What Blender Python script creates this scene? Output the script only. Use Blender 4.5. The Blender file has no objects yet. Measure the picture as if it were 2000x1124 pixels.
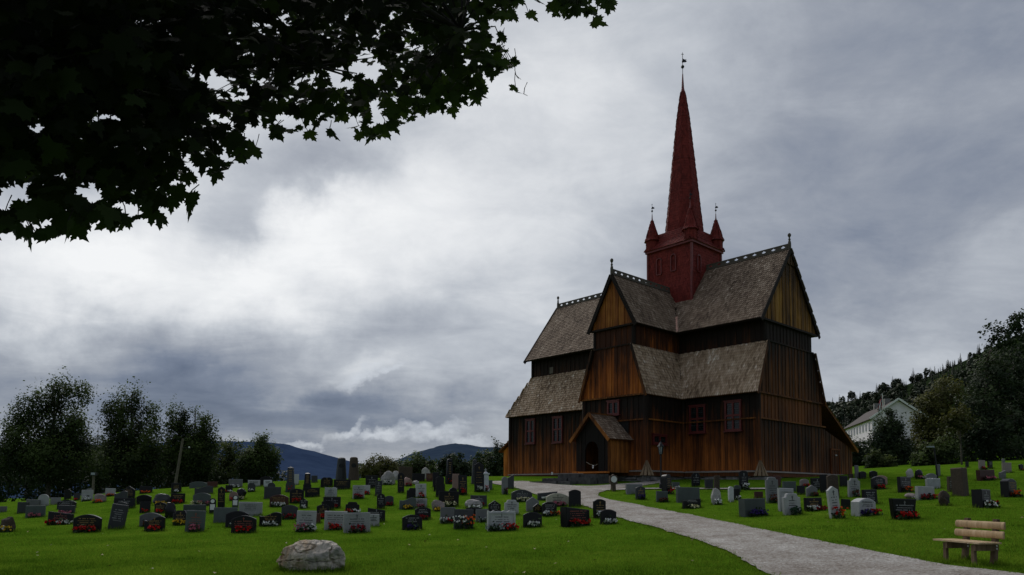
import bpy, math, random
import numpy as np
from mathutils import Vector, Matrix, noise
from mathutils.geometry import delaunay_2d_cdt

random.seed(7); RNG = np.random.default_rng(7)
S = bpy.context.scene
COL = S.collection
R = math.radians
U = random.uniform

# ------------------------------------------------------------------ camera
FPX, PX0, PY0 = 1383.39, 997.4, 859.67
PITCH, ROLL, EYE = 0.0698, 0.0088, 1.6
Fw = Vector((0, math.cos(PITCH), math.sin(PITCH)))
Up0 = Vector((0, -math.sin(PITCH), math.cos(PITCH))); Rt0 = Vector((1, 0, 0))
Rt = Rt0*math.cos(ROLL) + Up0*math.sin(ROLL)
Up = -Rt0*math.sin(ROLL) + Up0*math.cos(ROLL)
CAM = Vector((0, 0, EYE))
cd = bpy.data.cameras.new('camera'); co = bpy.data.objects.new('camera', cd); COL.objects.link(co)
co.matrix_world = Matrix(((Rt.x, Up.x, -Fw.x, 0), (Rt.y, Up.y, -Fw.y, 0), (Rt.z, Up.z, -Fw.z, EYE), (0, 0, 0, 1)))
cd.sensor_width = 36; cd.lens = FPX/2000*36
cd.shift_x = (1000-PX0)/2000; cd.shift_y = (PY0-562)/2000
cd.clip_start = 0.1; cd.clip_end = 30000
S.camera = co

def ray(px, py):
    return (Fw*FPX + Rt*(px-PX0) - Up*(py-PY0)).normalized()
def at_depth(px, py, Y):
    d = ray(px, py); return CAM + d*(Y/d.y)
def px_of(p):
    d = Vector(p)-CAM; w = d.dot(Fw)
    return PX0 + FPX*d.dot(Rt)/w, PY0 - FPX*d.dot(Up)/w

# ------------------------------------------------------------------ materials
MATS = {}
def new_mat(name):
    m = bpy.data.materials.new(name); m.use_nodes = True
    nt = m.node_tree; b = nt.nodes['Principled BSDF']
    return m, nt, b
def nd(nt, t, ins=None, **kw):
    n = nt.nodes.new(t)
    for k, v in kw.items(): setattr(n, k, v)
    for k, v in (ins or {}).items():
        if isinstance(v, bpy.types.NodeSocket): nt.links.new(v, n.inputs[k])
        else: n.inputs[k].default_value = v
    return n
def ramp(nt, fac, stops):
    n = nt.nodes.new('ShaderNodeValToRGB'); cr = n.color_ramp
    while len(cr.elements) < len(stops): cr.elements.new(0.5)
    for e, (p, c) in zip(cr.elements, stops):
        e.position = p; e.color = (c[0], c[1], c[2], 1)
    nt.links.new(fac, n.inputs[0]); return n.outputs[0]
def mth(nt, op, a, b=0.0, c=None):
    n = nt.nodes.new('ShaderNodeMath'); n.operation = op
    for i, v in enumerate((a, b, c)):
        if v is None: continue
        if isinstance(v, bpy.types.NodeSocket): nt.links.new(v, n.inputs[i])
        else: n.inputs[i].default_value = v
    return n.outputs[0]
def mixc(nt, f, a, b, blend='MIX'):
    n = nt.nodes.new('ShaderNodeMix'); n.data_type = 'RGBA'; n.blend_type = blend
    for i, v in ((0, f), (6, a), (7, b)):
        if isinstance(v, bpy.types.NodeSocket): nt.links.new(v, n.inputs[i])
        elif isinstance(v, (tuple, list)): n.inputs[i].default_value = (*v[:3], 1)
        else: n.inputs[i].default_value = v
    return n.outputs[2]
def objco(nt, scale=(1, 1, 1), geo=False):
    src = nt.nodes.new('ShaderNodeNewGeometry').outputs['Position'] if geo else nt.nodes.new('ShaderNodeTexCoord').outputs['Object']
    n = nd(nt, 'ShaderNodeMapping', {'Vector': src, 'Scale': scale}); return n.outputs[0]
def noi(nt, vec, sc, det=4, rough=.55, dist=0):
    return nd(nt, 'ShaderNodeTexNoise', {'Vector': vec, 'Scale': sc, 'Detail': det, 'Roughness': rough, 'Distortion': dist}).outputs[0]
def bump(nt, b, h, strength=.3, dist=.02):
    n = nd(nt, 'ShaderNodeBump', {'Height': h, 'Strength': strength, 'Distance': dist}); nt.links.new(n.outputs[0], b.inputs['Normal'])
def attr(nt, name='tone'):
    n = nt.nodes.new('ShaderNodeAttribute'); n.attribute_name = name; return n.outputs['Fac']

def simple(name, col, rough=.7, var=.25, sc=6, bmp=.15, metal=0, spec=.5, geo=False):
    m, nt, b = new_mat(name); v = objco(nt, geo=geo)
    n = noi(nt, v, sc, 5); lo = [c*(1-var) for c in col]; hi = [min(1, c*(1+var)) for c in col]
    nt.links.new(ramp(nt, n, [(.3, lo), (.7, hi)]), b.inputs['Base Color'])
    b.inputs['Roughness'].default_value = rough; b.inputs['Metallic'].default_value = metal
    b.inputs['Specular IOR Level'].default_value = spec
    if bmp: bump(nt, b, noi(nt, v, sc*4, 4), bmp, .01)
    MATS[name] = m; return m

def wood_mat(name, dark, mid, light, zlo, zhi, amount=1.0):
    """tarred vertical boards: per-board tone, streaks along the grain, tar worn off lower down"""
    m, nt, b = new_mat(name)
    v = objco(nt, (7, 7, .35)); st = noi(nt, v, 1.6, 6, .65)
    v2 = objco(nt, (.35, .35, .22)); pat = noi(nt, v2, 1.5, 3)
    v3 = objco(nt, (30, 30, .8)); fine = noi(nt, v3, 2.0, 4, .7)
    sep = nd(nt, 'ShaderNodeSeparateXYZ', {0: objco(nt)})
    mr = nd(nt, 'ShaderNodeMapRange', {'Value': sep.outputs[2], 'From Min': zlo, 'From Max': zhi, 'To Min': 1.0, 'To Max': 0.0})
    f = mth(nt, 'ADD', mth(nt, 'MULTIPLY', attr(nt), .26), mth(nt, 'MULTIPLY', st, 1.05))
    f = mth(nt, 'ADD', f, mth(nt, 'MULTIPLY', pat, .85))
    f = mth(nt, 'ADD', f, mth(nt, 'MULTIPLY', mth(nt, 'POWER', mr.outputs[0], .8), .72*amount))
    f = mth(nt, 'ADD', f, mth(nt, 'MULTIPLY', fine, .3))
    f = mth(nt, 'SUBTRACT', f, 1.28)
    c = ramp(nt, f, [(.12, dark), (.45, mid), (.85, light)])
    nt.links.new(c, b.inputs['Base Color'])
    b.inputs['Roughness'].default_value = .75; b.inputs['Specular IOR Level'].default_value = .25
    bump(nt, b, mth(nt, 'ADD', st, mth(nt, 'MULTIPLY', fine, .6)), .5, .012)
    MATS[name] = m; return m
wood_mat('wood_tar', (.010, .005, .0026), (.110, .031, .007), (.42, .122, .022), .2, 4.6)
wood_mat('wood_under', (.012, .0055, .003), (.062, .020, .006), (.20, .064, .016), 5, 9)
wood_mat('wood_orange', (.045, .012, .003), (.29, .074, .010), (.62, .20, .030), 2.0, 9.5)
wood_mat('wood_ochre', (.040, .017, .004), (.25, .112, .018), (.58, .32, .066), 4, 15)
wood_mat('wood_east', (.012, .006, .003), (.085, .029, .008), (.30, .11, .026), .0, 5.5, .85)
wood_mat('wood_dark', (.006, .0035, .002), (.028, .010, .004), (.09, .032, .009), 0, 3, .4)
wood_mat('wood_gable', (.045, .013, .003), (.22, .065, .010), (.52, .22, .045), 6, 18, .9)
wood_mat('wood_brown', (.010, .005, .0022), (.105, .034, .007), (.38, .135, .025), 1, 10)
wood_mat('wood_pale', (.26, .18, .10), (.52, .37, .21), (.70, .55, .36), 0, 2)
wood_mat('wood_leg', (.05, .032, .02), (.13, .085, .05), (.24, .165, .10), 0, 2)  # darker brown for the bench legs and bearers
wood_mat('wood_shield', (.08, .052, .03), (.20, .138, .08), (.32, .23, .14), 0, 2)
wood_mat('wood_grey', (.10, .085, .07), (.21, .18, .15), (.33, .29, .25), 0, 14)

def shingle_mat(name, stops, sun=None):
    m, nt, b = new_mat(name)
    v = objco(nt, (1, 1, 1)); lg = noi(nt, objco(nt, (1.0, 1.0, .45)), .8, 6, .68); fine = noi(nt, objco(nt, (14, 14, 6)), 2, 4, .7)
    f = mth(nt, 'ADD', mth(nt, 'MULTIPLY', attr(nt), .55), mth(nt, 'MULTIPLY', lg, .95))
    f = mth(nt, 'ADD', f, mth(nt, 'MULTIPLY', fine, .35)); f = mth(nt, 'SUBTRACT', f, .48)
    nt.links.new(ramp(nt, f, stops), b.inputs['Base Color'])
    b.inputs['Roughness'].default_value = .8; b.inputs['Specular IOR Level'].default_value = .25
    bump(nt, b, fine, .35, .01)
    MATS[name] = m; return m
shingle_mat('shingle_grey', [(.05, (.05, .030, .019)), (.4, (.225, .155, .105)), (.65, (.35, .258, .185)), (.95, (.54, .43, .33))])
shingle_mat('shingle_warm', [(.1, (.10, .062, .038)), (.4, (.43, .295, .19)), (.68, (.64, .48, .35)), (.88, (.86, .76, .64))])
shingle_mat('shingle_red', [(.1, (.085, .011, .009)), (.5, (.20, .026, .021)), (.9, (.27, .040, .031))])
simple('red_paint', (.16, .019, .016), .55, .3, 5)
simple('red_trim', (.115, .013, .011), .55, .25, 5)
simple('iron', (.02, .02, .022), .5, .3, 8, .1, .6)
simple('copper', (.62, .33, .24), .5, .2, 3, .1, 0)
simple('stone_rough', (.20, .19, .18), .85, .5, 3, .6)
simple('slate_step', (.055, .053, .05), .8, .5, 4, .5)
simple('white_paint', (.72, .72, .70), .6, .12, 2, .05)
simple('render_white', (.80, .73, .78), .7, .10, .8, .05)
simple('lamp_glass', (.30, .33, .36), .3, .1, 3, 0)
simple('shade_black', (.006, .005, .004), .9, .2, 3, 0)
simple('rope', (.40, .36, .28), .8, .1, 20, .2)
simple('roof_brown', (.055, .038, .032), .8, .3, 2, .3)
simple('window_dark', (.04, .045, .05), .25, .3, 2, 0)

def glass_mat():
    m, nt, b = new_mat('leaded_glass')
    tc = nt.nodes.new('ShaderNodeTexCoord').outputs['UV']
    br = nd(nt, 'ShaderNodeTexBrick', {'Vector': tc, 'Color1': (.02, .028, .032, 1), 'Color2': (.07, .085, .09, 1), 'Mortar': (.006, .006, .006, 1), 'Scale': 1.0, 'Mortar Size': .05, 'Brick Width': .25, 'Row Height': .2, 'Bias': -.3}, offset=0.0)
    nt.links.new(br.outputs[0], b.inputs['Base Color']); b.inputs['Roughness'].default_value = .15; b.inputs['Specular IOR Level'].default_value = .3
    bump(nt, b, noi(nt, objco(nt), 5, 2), .25, .03)
    MATS['leaded_glass'] = m
glass_mat()

def granite(name, col, rough, speck=.35, sc=60, spec=.5):
    m, nt, b = new_mat(name)
    info = nt.nodes.new('ShaderNodeObjectInfo')
    v = objco(nt); n1 = noi(nt, v, sc, 3, .7); n2 = noi(nt, v, 2.2, 4)
    f = mth(nt, 'ADD', mth(nt, 'MULTIPLY', n1, speck*2), mth(nt, 'MULTIPLY', n2, .5))
    f = mth(nt, 'ADD', f, mth(nt, 'MULTIPLY', info.outputs['Random'], .35)); f = mth(nt, 'SUBTRACT', f, .12+speck*.5)
    lo = [c*.5 for c in col]; hi = [min(1, c*1.45) for c in col]
    nt.links.new(ramp(nt, f, [(.15, lo), (.8, hi)]), b.inputs['Base Color'])
    b.inputs['Roughness'].default_value = rough; b.inputs['Specular IOR Level'].default_value = spec
    bump(nt, b, n1, .08 if rough < .4 else .35, .006)
    MATS[name] = m
granite('black', (.010, .010, .011), .28, .25, 60, .22)
granite('darkgrey', (.042, .044, .048), .5, .35, 60, .3)
granite('greygreen', (.075, .090, .086), .6, .35, 60, .3)
granite('midgrey', (.165, .165, .168), .75, .35, 60, .3)
granite('lightgrey', (.37, .37, .365), .75)
granite('white', (.56, .57, .58), .7, .2)
granite('palegrey', (.36, .34, .32), .85, .45, 14)
granite('redbrown', (.075, .028, .021), .4, .35, 60, .25)
granite('pink', (.29, .18, .15), .6)
granite('pinkgrey', (.235, .19, .175), .8, .45, 20)
granite('brown', (.068, .050, .038), .8, .5, 16, .2)
granite('tan', (.36, .34, .26), .8, .4, 18)
for nm, c in dict(gold=(.26, .165, .045), pale=(.26, .26, .26), ink=(.035, .035, .04), redletter=(.26, .07, .05)).items():
    simple('letter_'+nm, c, .5, .1, 5, 0)
for nm, c in dict(red=(.58, .020, .016), darkred=(.34, .016, .026), orange=(.80, .13, .02), yellow=(.72, .48, .03), white=(.78, .78, .74), cream=(.75, .70, .45), pink=(.55, .16, .22), purple=(.055, .03, .17), rust=(.17, .05, .03), silver=(.34, .38, .36), green=(.03, .075, .035)).items():
    simple('petal_'+nm, c, .6, .25, 9, 0, spec=.2)

def leaf_mat(name, dark, light, transl=.25, rough=.6):
    m, nt, b = new_mat(name)
    f = mth(nt, 'ADD', mth(nt, 'MULTIPLY', attr(nt), .7), mth(nt, 'MULTIPLY', noi(nt, objco(nt, geo=True), .35, 3), .5))
    f = mth(nt, 'SUBTRACT', f, .1)
    c = ramp(nt, f, [(.15, dark), (.85, light)])
    nt.links.new(c, b.inputs['Base Color']); b.inputs['Roughness'].default_value = rough
    b.inputs['Specular IOR Level'].default_value = 0 if name == 'blade' else .2
    if transl:
        t = nd(nt, 'ShaderNodeBsdfTranslucent', {'Color': c}); mx = nd(nt, 'ShaderNodeMixShader', {0: transl, 1: b.outputs[0], 2: t.outputs[0]})
        nt.links.new(mx.outputs[0], nt.nodes['Material Output'].inputs['Surface'])
    MATS[name] = m
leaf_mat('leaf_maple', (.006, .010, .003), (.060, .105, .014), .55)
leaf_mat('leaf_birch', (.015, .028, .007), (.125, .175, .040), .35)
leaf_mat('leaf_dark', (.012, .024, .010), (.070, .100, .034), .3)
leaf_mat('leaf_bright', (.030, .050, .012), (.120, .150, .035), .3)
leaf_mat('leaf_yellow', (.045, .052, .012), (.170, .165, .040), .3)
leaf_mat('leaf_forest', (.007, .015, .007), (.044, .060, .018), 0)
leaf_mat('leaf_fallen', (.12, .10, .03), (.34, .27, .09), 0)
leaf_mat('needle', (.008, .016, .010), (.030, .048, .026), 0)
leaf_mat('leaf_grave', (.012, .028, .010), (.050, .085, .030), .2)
leaf_mat('blade', (.040, .104, .006), (.25, .37, .032), .38)
simple('bark', (.07, .058, .048), .9, .5, 5, .6)
simple('bark_dark', (.012, .010, .008), .9, .5, 5, .5)
simple('pole_wood', (.12, .10, .075), .85, .35, 6, .4)
simple('flag_red', (.20, .02, .03), .8, .2, 2, 0)
simple('flag_blue', (.02, .025, .09), .8, .2, 2, 0)

def ground_mat():
    m, nt, b = new_mat('lawn')
    v = objco(nt); a = noi(nt, v, .35, 6, .7); c = noi(nt, v, 3.0, 6, .7); e = noi(nt, objco(nt, (1, .6, 1)), 28, 4, .8)
    f = mth(nt, 'ADD', mth(nt, 'MULTIPLY', a, .5), mth(nt, 'MULTIPLY', c, .45)); f = mth(nt, 'ADD', f, mth(nt, 'MULTIPLY', e, .5)); f = mth(nt, 'SUBTRACT', f, .25)
    nt.links.new(ramp(nt, f, [(.2, (.024, .066, .004)), (.5, (.082, .172, .010)), (.8, (.22, .265, .034))]), b.inputs['Base Color'])
    b.inputs['Roughness'].default_value = .9; b.inputs['Specular IOR Level'].default_value = 0
    bump(nt, b, mth(nt, 'ADD', e, c), .8, .05); MATS['lawn'] = m
    m, nt, b = new_mat('gravel')
    v = objco(nt); a = noi(nt, v, .9, 6, .7); e = noi(nt, v, 26, 5, .85)
    vo = nd(nt, 'ShaderNodeTexVoronoi', {'Vector': v, 'Scale': 22.0})
    a2 = noi(nt, objco(nt, (1, .45, 1)), 2.2, 5, .7); f = mth(nt, 'ADD', mth(nt, 'MULTIPLY', a, .8), mth(nt, 'MULTIPLY', e, 1.0)); f = mth(nt, 'ADD', f, mth(nt, 'MULTIPLY', a2, .5)); f = mth(nt, 'ADD', f, mth(nt, 'MULTIPLY', vo.outputs[1], .35)); f = mth(nt, 'SUBTRACT', f, .82)
    nt.links.new(ramp(nt, f, [(.12, (.10, .075, .055)), (.42, (.29, .255, .22)), (.62, (.40, .375, .34)), (.9, (.66, .64, .60))]), b.inputs['Base Color'])
    b.inputs['Roughness'].default_value = .9; b.inputs['Specular IOR Level'].default_value = .2
    bump(nt, b, mth(nt, 'ADD', e, vo.outputs[0]), .7, .03); MATS['gravel'] = m
    for nm, lo, hi in (('mountain_far', (.030, .050, .100), (.042, .068, .128)), ('mountain_near', (.028, .046, .080), (.044, .066, .098)), ('hill_green', (.010, .018, .009), (.030, .045, .018))):  # mountain blues hold the aerial haze, painted into the base colour
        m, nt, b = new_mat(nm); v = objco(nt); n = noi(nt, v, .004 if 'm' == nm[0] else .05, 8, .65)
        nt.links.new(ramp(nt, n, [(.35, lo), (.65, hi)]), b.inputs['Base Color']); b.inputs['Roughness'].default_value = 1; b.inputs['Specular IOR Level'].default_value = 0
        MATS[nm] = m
    m, nt, b = new_mat('boulder')
    v = objco(nt); a = noi(nt, v, 1.6, 4, .6, .6); e = noi(nt, v, 18, 6, .75); w = nd(nt, 'ShaderNodeTexWave', {'Vector': v, 'Scale': 2.2, 'Distortion': 9.0, 'Detail': 4.0}).outputs[1]
    sx = nd(nt, 'ShaderNodeSeparateXYZ', {0: v}).outputs; a = mth(nt, 'ADD', a, mth(nt, 'MULTIPLY', sx[0], .16)); a = mth(nt, 'ADD', a, mth(nt, 'MULTIPLY', sx[2], .10))
    c1 = ramp(nt, a, [(.28, (.46, .28, .15)), (.42, (.46, .38, .29)), (.54, (.68, .64, .59)), (.72, (.22, .235, .25))])
    c2 = mixc(nt, mth(nt, 'MULTIPLY', w, .35), c1, (.42, .40, .38)); c3 = mixc(nt, mth(nt, 'MULTIPLY', e, .28), c2, (.05, .045, .04))
    nt.links.new(mixc(nt, 1.0, c3, (1.25, 1.17, 1.05), 'MULTIPLY'), b.inputs['Base Color']); b.inputs['Roughness'].default_value = .85; bump(nt, b, mth(nt, 'ADD', e, w), .9, .05); MATS['boulder'] = m
ground_mat()

# ------------------------------------------------------------------ mesh helpers
class MB:
    def __init__(s): s.v = []; s.f = []; s.m = []; s.t = []; s.uv = {}
    def face(s, pts, m=0, t=.5, uv=None):
        i = len(s.v); s.v.extend([tuple(p) for p in pts]); s.f.append(tuple(range(i, i+len(pts)))); s.m.append(m); s.t.append(t)
        if uv: s.uv[len(s.f)-1] = uv
    def hexa(s, p, m=0, t=.5):
        """p: 8 points, bottom ring 0-3 then top ring 4-7"""
        i = len(s.v); s.v.extend([tuple(q) for q in p])
        for q in ((3, 2, 1, 0), (4, 5, 6, 7), (0, 1, 5, 4), (1, 2, 6, 5), (2, 3, 7, 6), (3, 0, 4, 7)):
            s.f.append(tuple(i+k for k in q)); s.m.append(m); s.t.append(t)
    def box(s, a, b, m=0, t=.5):
        x0, y0, z0 = a; x1, y1, z1 = b
        s.hexa([(x0, y0, z0), (x1, y0, z0), (x1, y1, z0), (x0, y1, z0), (x0, y0, z1), (x1, y0, z1), (x1, y1, z1), (x0, y1, z1)], m, t)
    def bar(s, p, q, w, h, up=(0, 0, 1), m=0, t=.5):
        p = Vector(p); q = Vector(q); d = (q-p).normalized(); up = Vector(up)
        if abs(d.dot(up)) > .98: up = Vector((1, 0, 0))
        x = d.cross(up).normalized(); y = x.cross(d).normalized()
        r = [x*(-w/2)-y*(h/2), x*(w/2)-y*(h/2), x*(w/2)+y*(h/2), x*(-w/2)+y*(h/2)]
        s.hexa([p+k for k in r]+[q+k for k in r], m, t)
    def lathe(s, prof, n=12, c=(0, 0, 0), rot=0, m=0, t=.5, cap=True):
        i0 = len(s.v)
        for r, z in prof:
            for k in range(n):
                a = rot+2*math.pi*k/n; s.v.append((c[0]+r*math.cos(a), c[1]+r*math.sin(a), c[2]+z))
        for j in range(len(prof)-1):
            for k in range(n):
                a = i0+j*n+k; b = i0+j*n+(k+1) % n
                s.f.append((a, b, b+n, a+n)); s.m.append(m); s.t.append(t)
        if cap:
            s.f.append(tuple(i0+(len(prof)-1)*n+k for k in range(n))); s.m.append(m); s.t.append(t)
            s.f.append(tuple(i0+n-1-k for k in range(n))); s.m.append(m); s.t.append(t)
    def tube(s, pts, rad, n=6, m=0, t=.5):
        pts = [Vector(p) for p in pts]; rings = []
        for j, p in enumerate(pts):
            d = (pts[min(j+1, len(pts)-1)]-pts[max(j-1, 0)]).normalized()
            up = Vector((0, 0, 1)) if abs(d.z) < .95 else Vector((1, 0, 0))
            x = d.cross(up).normalized(); y = x.cross(d); r = rad[j] if isinstance(rad, (list, tuple)) else rad
            i = len(s.v); rings.append(i)
            for k in range(n):
                a = 2*math.pi*k/n; s.v.append(tuple(p+x*(r*math.cos(a))+y*(r*math.sin(a))))
        for a, b in zip(rings, rings[1:]):
            for k in range(n):
                s.f.append((a+k, a+(k+1) % n, b+(k+1) % n, b+k)); s.m.append(m); s.t.append(t)
        s.f.append(tuple(rings[0]+n-1-k for k in range(n))); s.m.append(m); s.t.append(t)
        s.f.append(tuple(rings[-1]+k for k in range(n))); s.m.append(m); s.t.append(t)
    def build(s, name, mats, parent=None, loc=(0, 0, 0), smooth=False):
        me = bpy.data.meshes.new(name); me.from_pydata(s.v, [], s.f)
        for q in (mats if isinstance(mats, (list, tuple)) else [mats]): me.materials.append(MATS[q])
        me.polygons.foreach_set('material_index', s.m)
        a = me.attributes.new('tone', 'FLOAT', 'FACE'); a.data.foreach_set('value', s.t)
        if s.uv:
            ul = me.uv_layers.new(name='UVMap')
            for fi, uvs in s.uv.items():
                for li, uv in zip(me.polygons[fi].loop_indices, uvs): ul.data[li].uv = uv
        if smooth: me.polygons.foreach_set('use_smooth', [True]*len(s.f))
        me.update()
        o = bpy.data.objects.new(name, me); COL.objects.link(o); o.parent = parent; o.location = loc
        return o
def np_mesh(name, verts, k, tones, mat, parent=None, loc=(0, 0, 0)):
    """verts (n*k,3): n polygons of k corners each"""
    n = len(verts)//k; me = bpy.data.meshes.new(name)
    me.vertices.add(n*k); me.vertices.foreach_set('co', np.ascontiguousarray(verts, dtype=np.float32).ravel())
    me.loops.add(n*k); me.loops.foreach_set('vertex_index', np.arange(n*k, dtype=np.int32))
    me.polygons.add(n); me.polygons.foreach_set('loop_start', np.arange(0, n*k, k, dtype=np.int32)); me.polygons.foreach_set('loop_total', np.full(n, k, dtype=np.int32))
    me.materials.append(MATS[mat]); a = me.attributes.new('tone', 'FLOAT', 'FACE'); a.data.foreach_set('value', np.asarray(tones, dtype=np.float32))
    me.update(calc_edges=True); o = bpy.data.objects.new(name, me); COL.objects.link(o); o.parent = parent; o.location = loc
    return o
def empty(name, loc=(0, 0, 0), rz=0):
    o = bpy.data.objects.new(name, None); COL.objects.link(o); o.location = loc; o.rotation_euler = (0, 0, rz); o.empty_display_size = .3
    return o
def tag(o, label=None, cat=None, group=None, kind=None):
    if label: o['label'] = label
    if cat: o['category'] = cat
    if group: o['group'] = group
    if kind: o['kind'] = kind
    return o
def copy_tree(o, parent=None):
    c = o.copy(); COL.objects.link(c); c.parent = parent
    for ch in list(o.children): copy_tree(ch, c)
    return c

# ------------------------------------------------------------------ terrain
COLS = np.array([-300, 0, 300, 600, 850, 1050, 1300, 1500, 1700, 1900, 2300], float)
ROWS = np.array([13, 18, 24, 30, 36, 42, 50, 62, 80], float)
GP = [[1126, 1126, 1125, 1124, 1124, 1124, 1122, 1120, 1112, 1104, 1095],
      [1078, 1078, 1076, 1074, 1072, 1070, 1060, 1048, 1036, 1026, 1012],
      [1045, 1041, 1039, 1038, 1036, 1030, 1015, 1003, 990, 978, 965],
      [1025, 1018, 1008, 1003, 998, 990, 983, 974, 964, 953, 940],
      [1012, 1003, 985, 975, 970, 965, 956, 952, 947, 936, 923],
      [1003, 992, 970, 955, 950, 948, 943, 937, 935, 924, 911],
      [997, 983, 958, 941, 937, 934, 932, 932, 925, 914, 900],
      [1000, 985, 958, 938, 932, 930, 930, 930, 919, 906, 890],
      [1012, 997, 968, 945, 937, 932, 930, 928, 912, 897, 880]]
GZ = np.zeros((len(ROWS), len(COLS)))
for i, Y in enumerate(ROWS):
    for j, x in enumerate(COLS): GZ[i, j] = at_depth(x, GP[i][j], Y).z
def hermite(xs, ys, x):
    """vectorised C1 cubic through (xs, ys[...,k]) at x"""
    k = np.clip(np.searchsorted(xs, x)-1, 0, len(xs)-2); return k
D_ROW = np.gradient(GZ, ROWS, axis=0); D_COL = np.gradient(GZ, COLS, axis=1)
def terr(X, Y):
    X = np.atleast_1d(np.asarray(X, float)); Y = np.atleast_1d(np.asarray(Y, float))
    Yc = np.clip(Y, 13, 80); c = np.clip(PX0+FPX*X/Yc, -300, 2300)
    i = np.clip(np.searchsorted(ROWS, Yc)-1, 0, len(ROWS)-2); j = np.clip(np.searchsorted(COLS, c)-1, 0, len(COLS)-2)
    hy = ROWS[i+1]-ROWS[i]; t = (Yc-ROWS[i])/hy; hx = COLS[j+1]-COLS[j]; s = (c-COLS[j])/hx
    def H(t): return 2*t**3-3*t**2+1, t**3-2*t**2+t, -2*t**3+3*t**2, t**3-t**2
    a0, a1, a2, a3 = H(t)
    def colv(jj): return a0*GZ[i, jj]+a1*hy*D_ROW[i, jj]+a2*GZ[i+1, jj]+a3*hy*D_ROW[i+1, jj]
    def cold(jj): return D_COL[i, jj]*(1-t)+D_COL[i+1, jj]*t
    b0, b1, b2, b3 = H(s)
    z = b0*colv(j)+b1*hx*cold(j)+b2*colv(j+1)+b3*hx*cold(j+1)
    # valley falling away to the left and beyond the crest, hillside rising on the right
    far = np.clip(Y-80, 0, None); side = np.clip(X/np.maximum(Y, 1), -1, 1)
    fall = 1/(1+np.exp((side-.36)*14))
    z = z - fall*(28*(1-np.exp(-(far/110)**1.3)) + .012*np.clip(Y-300, 0, 2500)) + (1-fall)*(far*.055*np.exp(-far/900))
    z = z - .10*np.clip(-X-60, 0, 260)
    return z
def gz(x, y): return float(terr(x, y)[0])
def ground_hit(px, py, y0=7., y1=110.):
    d = ray(px, py); ys = np.arange(y0, y1, .1); t = ys/d.y
    z = CAM.z+d.z*t; g = terr(d.x*t, ys); k = np.nonzero(z <= g)[0]
    if len(k) == 0:
        k = [int(np.argmin(z-g))]
    y = float(ys[k[0]]); return Vector((d.x*y/d.y, y, gz(d.x*y/d.y, y)))

def axis(lo, hi, step, ext, grow=1.25):
    a = list(np.arange(lo, hi+1e-6, step)); s = step
    while a[-1] < ext: s *= grow; a.append(a[-1]+s)
    s = step
    while a[0] > -ext: s *= grow; a.insert(0, a[0]-s)
    return np.array(a)
ax, ay = axis(-48, 48, .8, 9000), axis(-6, 70, .8, 9000)
XX, YY = np.meshgrid(ax, ay); ZZ = terr(XX.ravel(), YY.ravel())
lm = bpy.data.meshes.new('ground')
nx, ny = len(ax), len(ay)
V_ = np.stack([XX.ravel(), YY.ravel(), ZZ], 1)
idx = np.arange(nx*ny).reshape(ny, nx)
Fq = np.stack([idx[:-1, :-1].ravel(), idx[:-1, 1:].ravel(), idx[1:, 1:].ravel(), idx[1:, :-1].ravel()], 1)
lm.from_pydata(V_.tolist(), [], Fq.tolist()); lm.materials.append(MATS['lawn']); lm.polygons.foreach_set('use_smooth', [True]*len(Fq)); lm.update()
ground = bpy.data.objects.new('ground', lm); COL.objects.link(ground); tag(ground, kind='structure')

def drape(name, poly_px, mat, dz, step, kind='structure'):
    pts = [ground_hit(x, y) if y < 1300 else None for x, y in poly_px]
    return drape_world(name, [(p.x, p.y) for p in pts], mat, dz, step, kind)
def smooth_loop(P, per=.5):
    out = []; n = len(P)
    for i in range(n):
        p0, p1, p2, p3 = (Vector(P[(i+k-1) % n]) for k in range(4)); L = (p2-p1).length; m = max(1, int(L/per))
        for q in range(m):
            t = q/m
            out.append(p1+(p2-p0)*(.5*t)+(p0*2-p1*5+p2*4-p3)*(.5*t*t)+(p1*3-p0-p2*3+p3)*(.5*t**3) if L < 12 else p1.lerp(p2, t))
    return out
def inside(poly, x, y):
    x = np.asarray(x, float); y = np.asarray(y, float); r = np.zeros(x.shape, bool); n = len(poly)
    for i in range(n):
        x0, y0 = poly[i][0], poly[i][1]; x1, y1 = poly[(i+1) % n][0], poly[(i+1) % n][1]
        if y0 == y1: continue
        c = ((y0 > y) != (y1 > y)) & (x < (x1-x0)*(y-y0)/(y1-y0)+x0); r ^= c
    return r
def drape_world(name, P, mat, dz, step, kind='structure'):
    L = smooth_loop([Vector((a, b)) for a, b in P], .14)
    L = [p+Vector((noise.noise((p.x*1.1, p.y*1.1, 3))*.08+noise.noise((p.x*5, p.y*5, 3))*.06, noise.noise((p.x*1.1, p.y*1.1, 9))*.08+noise.noise((p.x*5, p.y*5, 8))*.06)) for p in L]
    xs = [p.x for p in L]; ys = [p.y for p in L]
    gx, gy = np.meshgrid(np.arange(min(xs), max(xs), step), np.arange(min(ys), max(ys), step)); gx = gx.ravel(); gy = gy.ravel()
    k = inside(L, gx, gy); ins = [Vector((a, b)) for a, b in zip(gx[k], gy[k])]
    vs, es, fs, *_ = delaunay_2d_cdt(L+ins, [(i, (i+1) % len(L)) for i in range(len(L))], [], 1, 1e-4)
    z = terr([v.x for v in vs], [v.y for v in vs])+dz
    me = bpy.data.meshes.new(name); me.from_pydata([(v.x, v.y, zz) for v, zz in zip(vs, z)], [], fs); me.materials.append(MATS[mat]); me.polygons.foreach_set('use_smooth', [True]*len(fs)); me.update()
    o = bpy.data.objects.new(name, me); COL.objects.link(o); tag(o, kind=kind); return L
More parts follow.
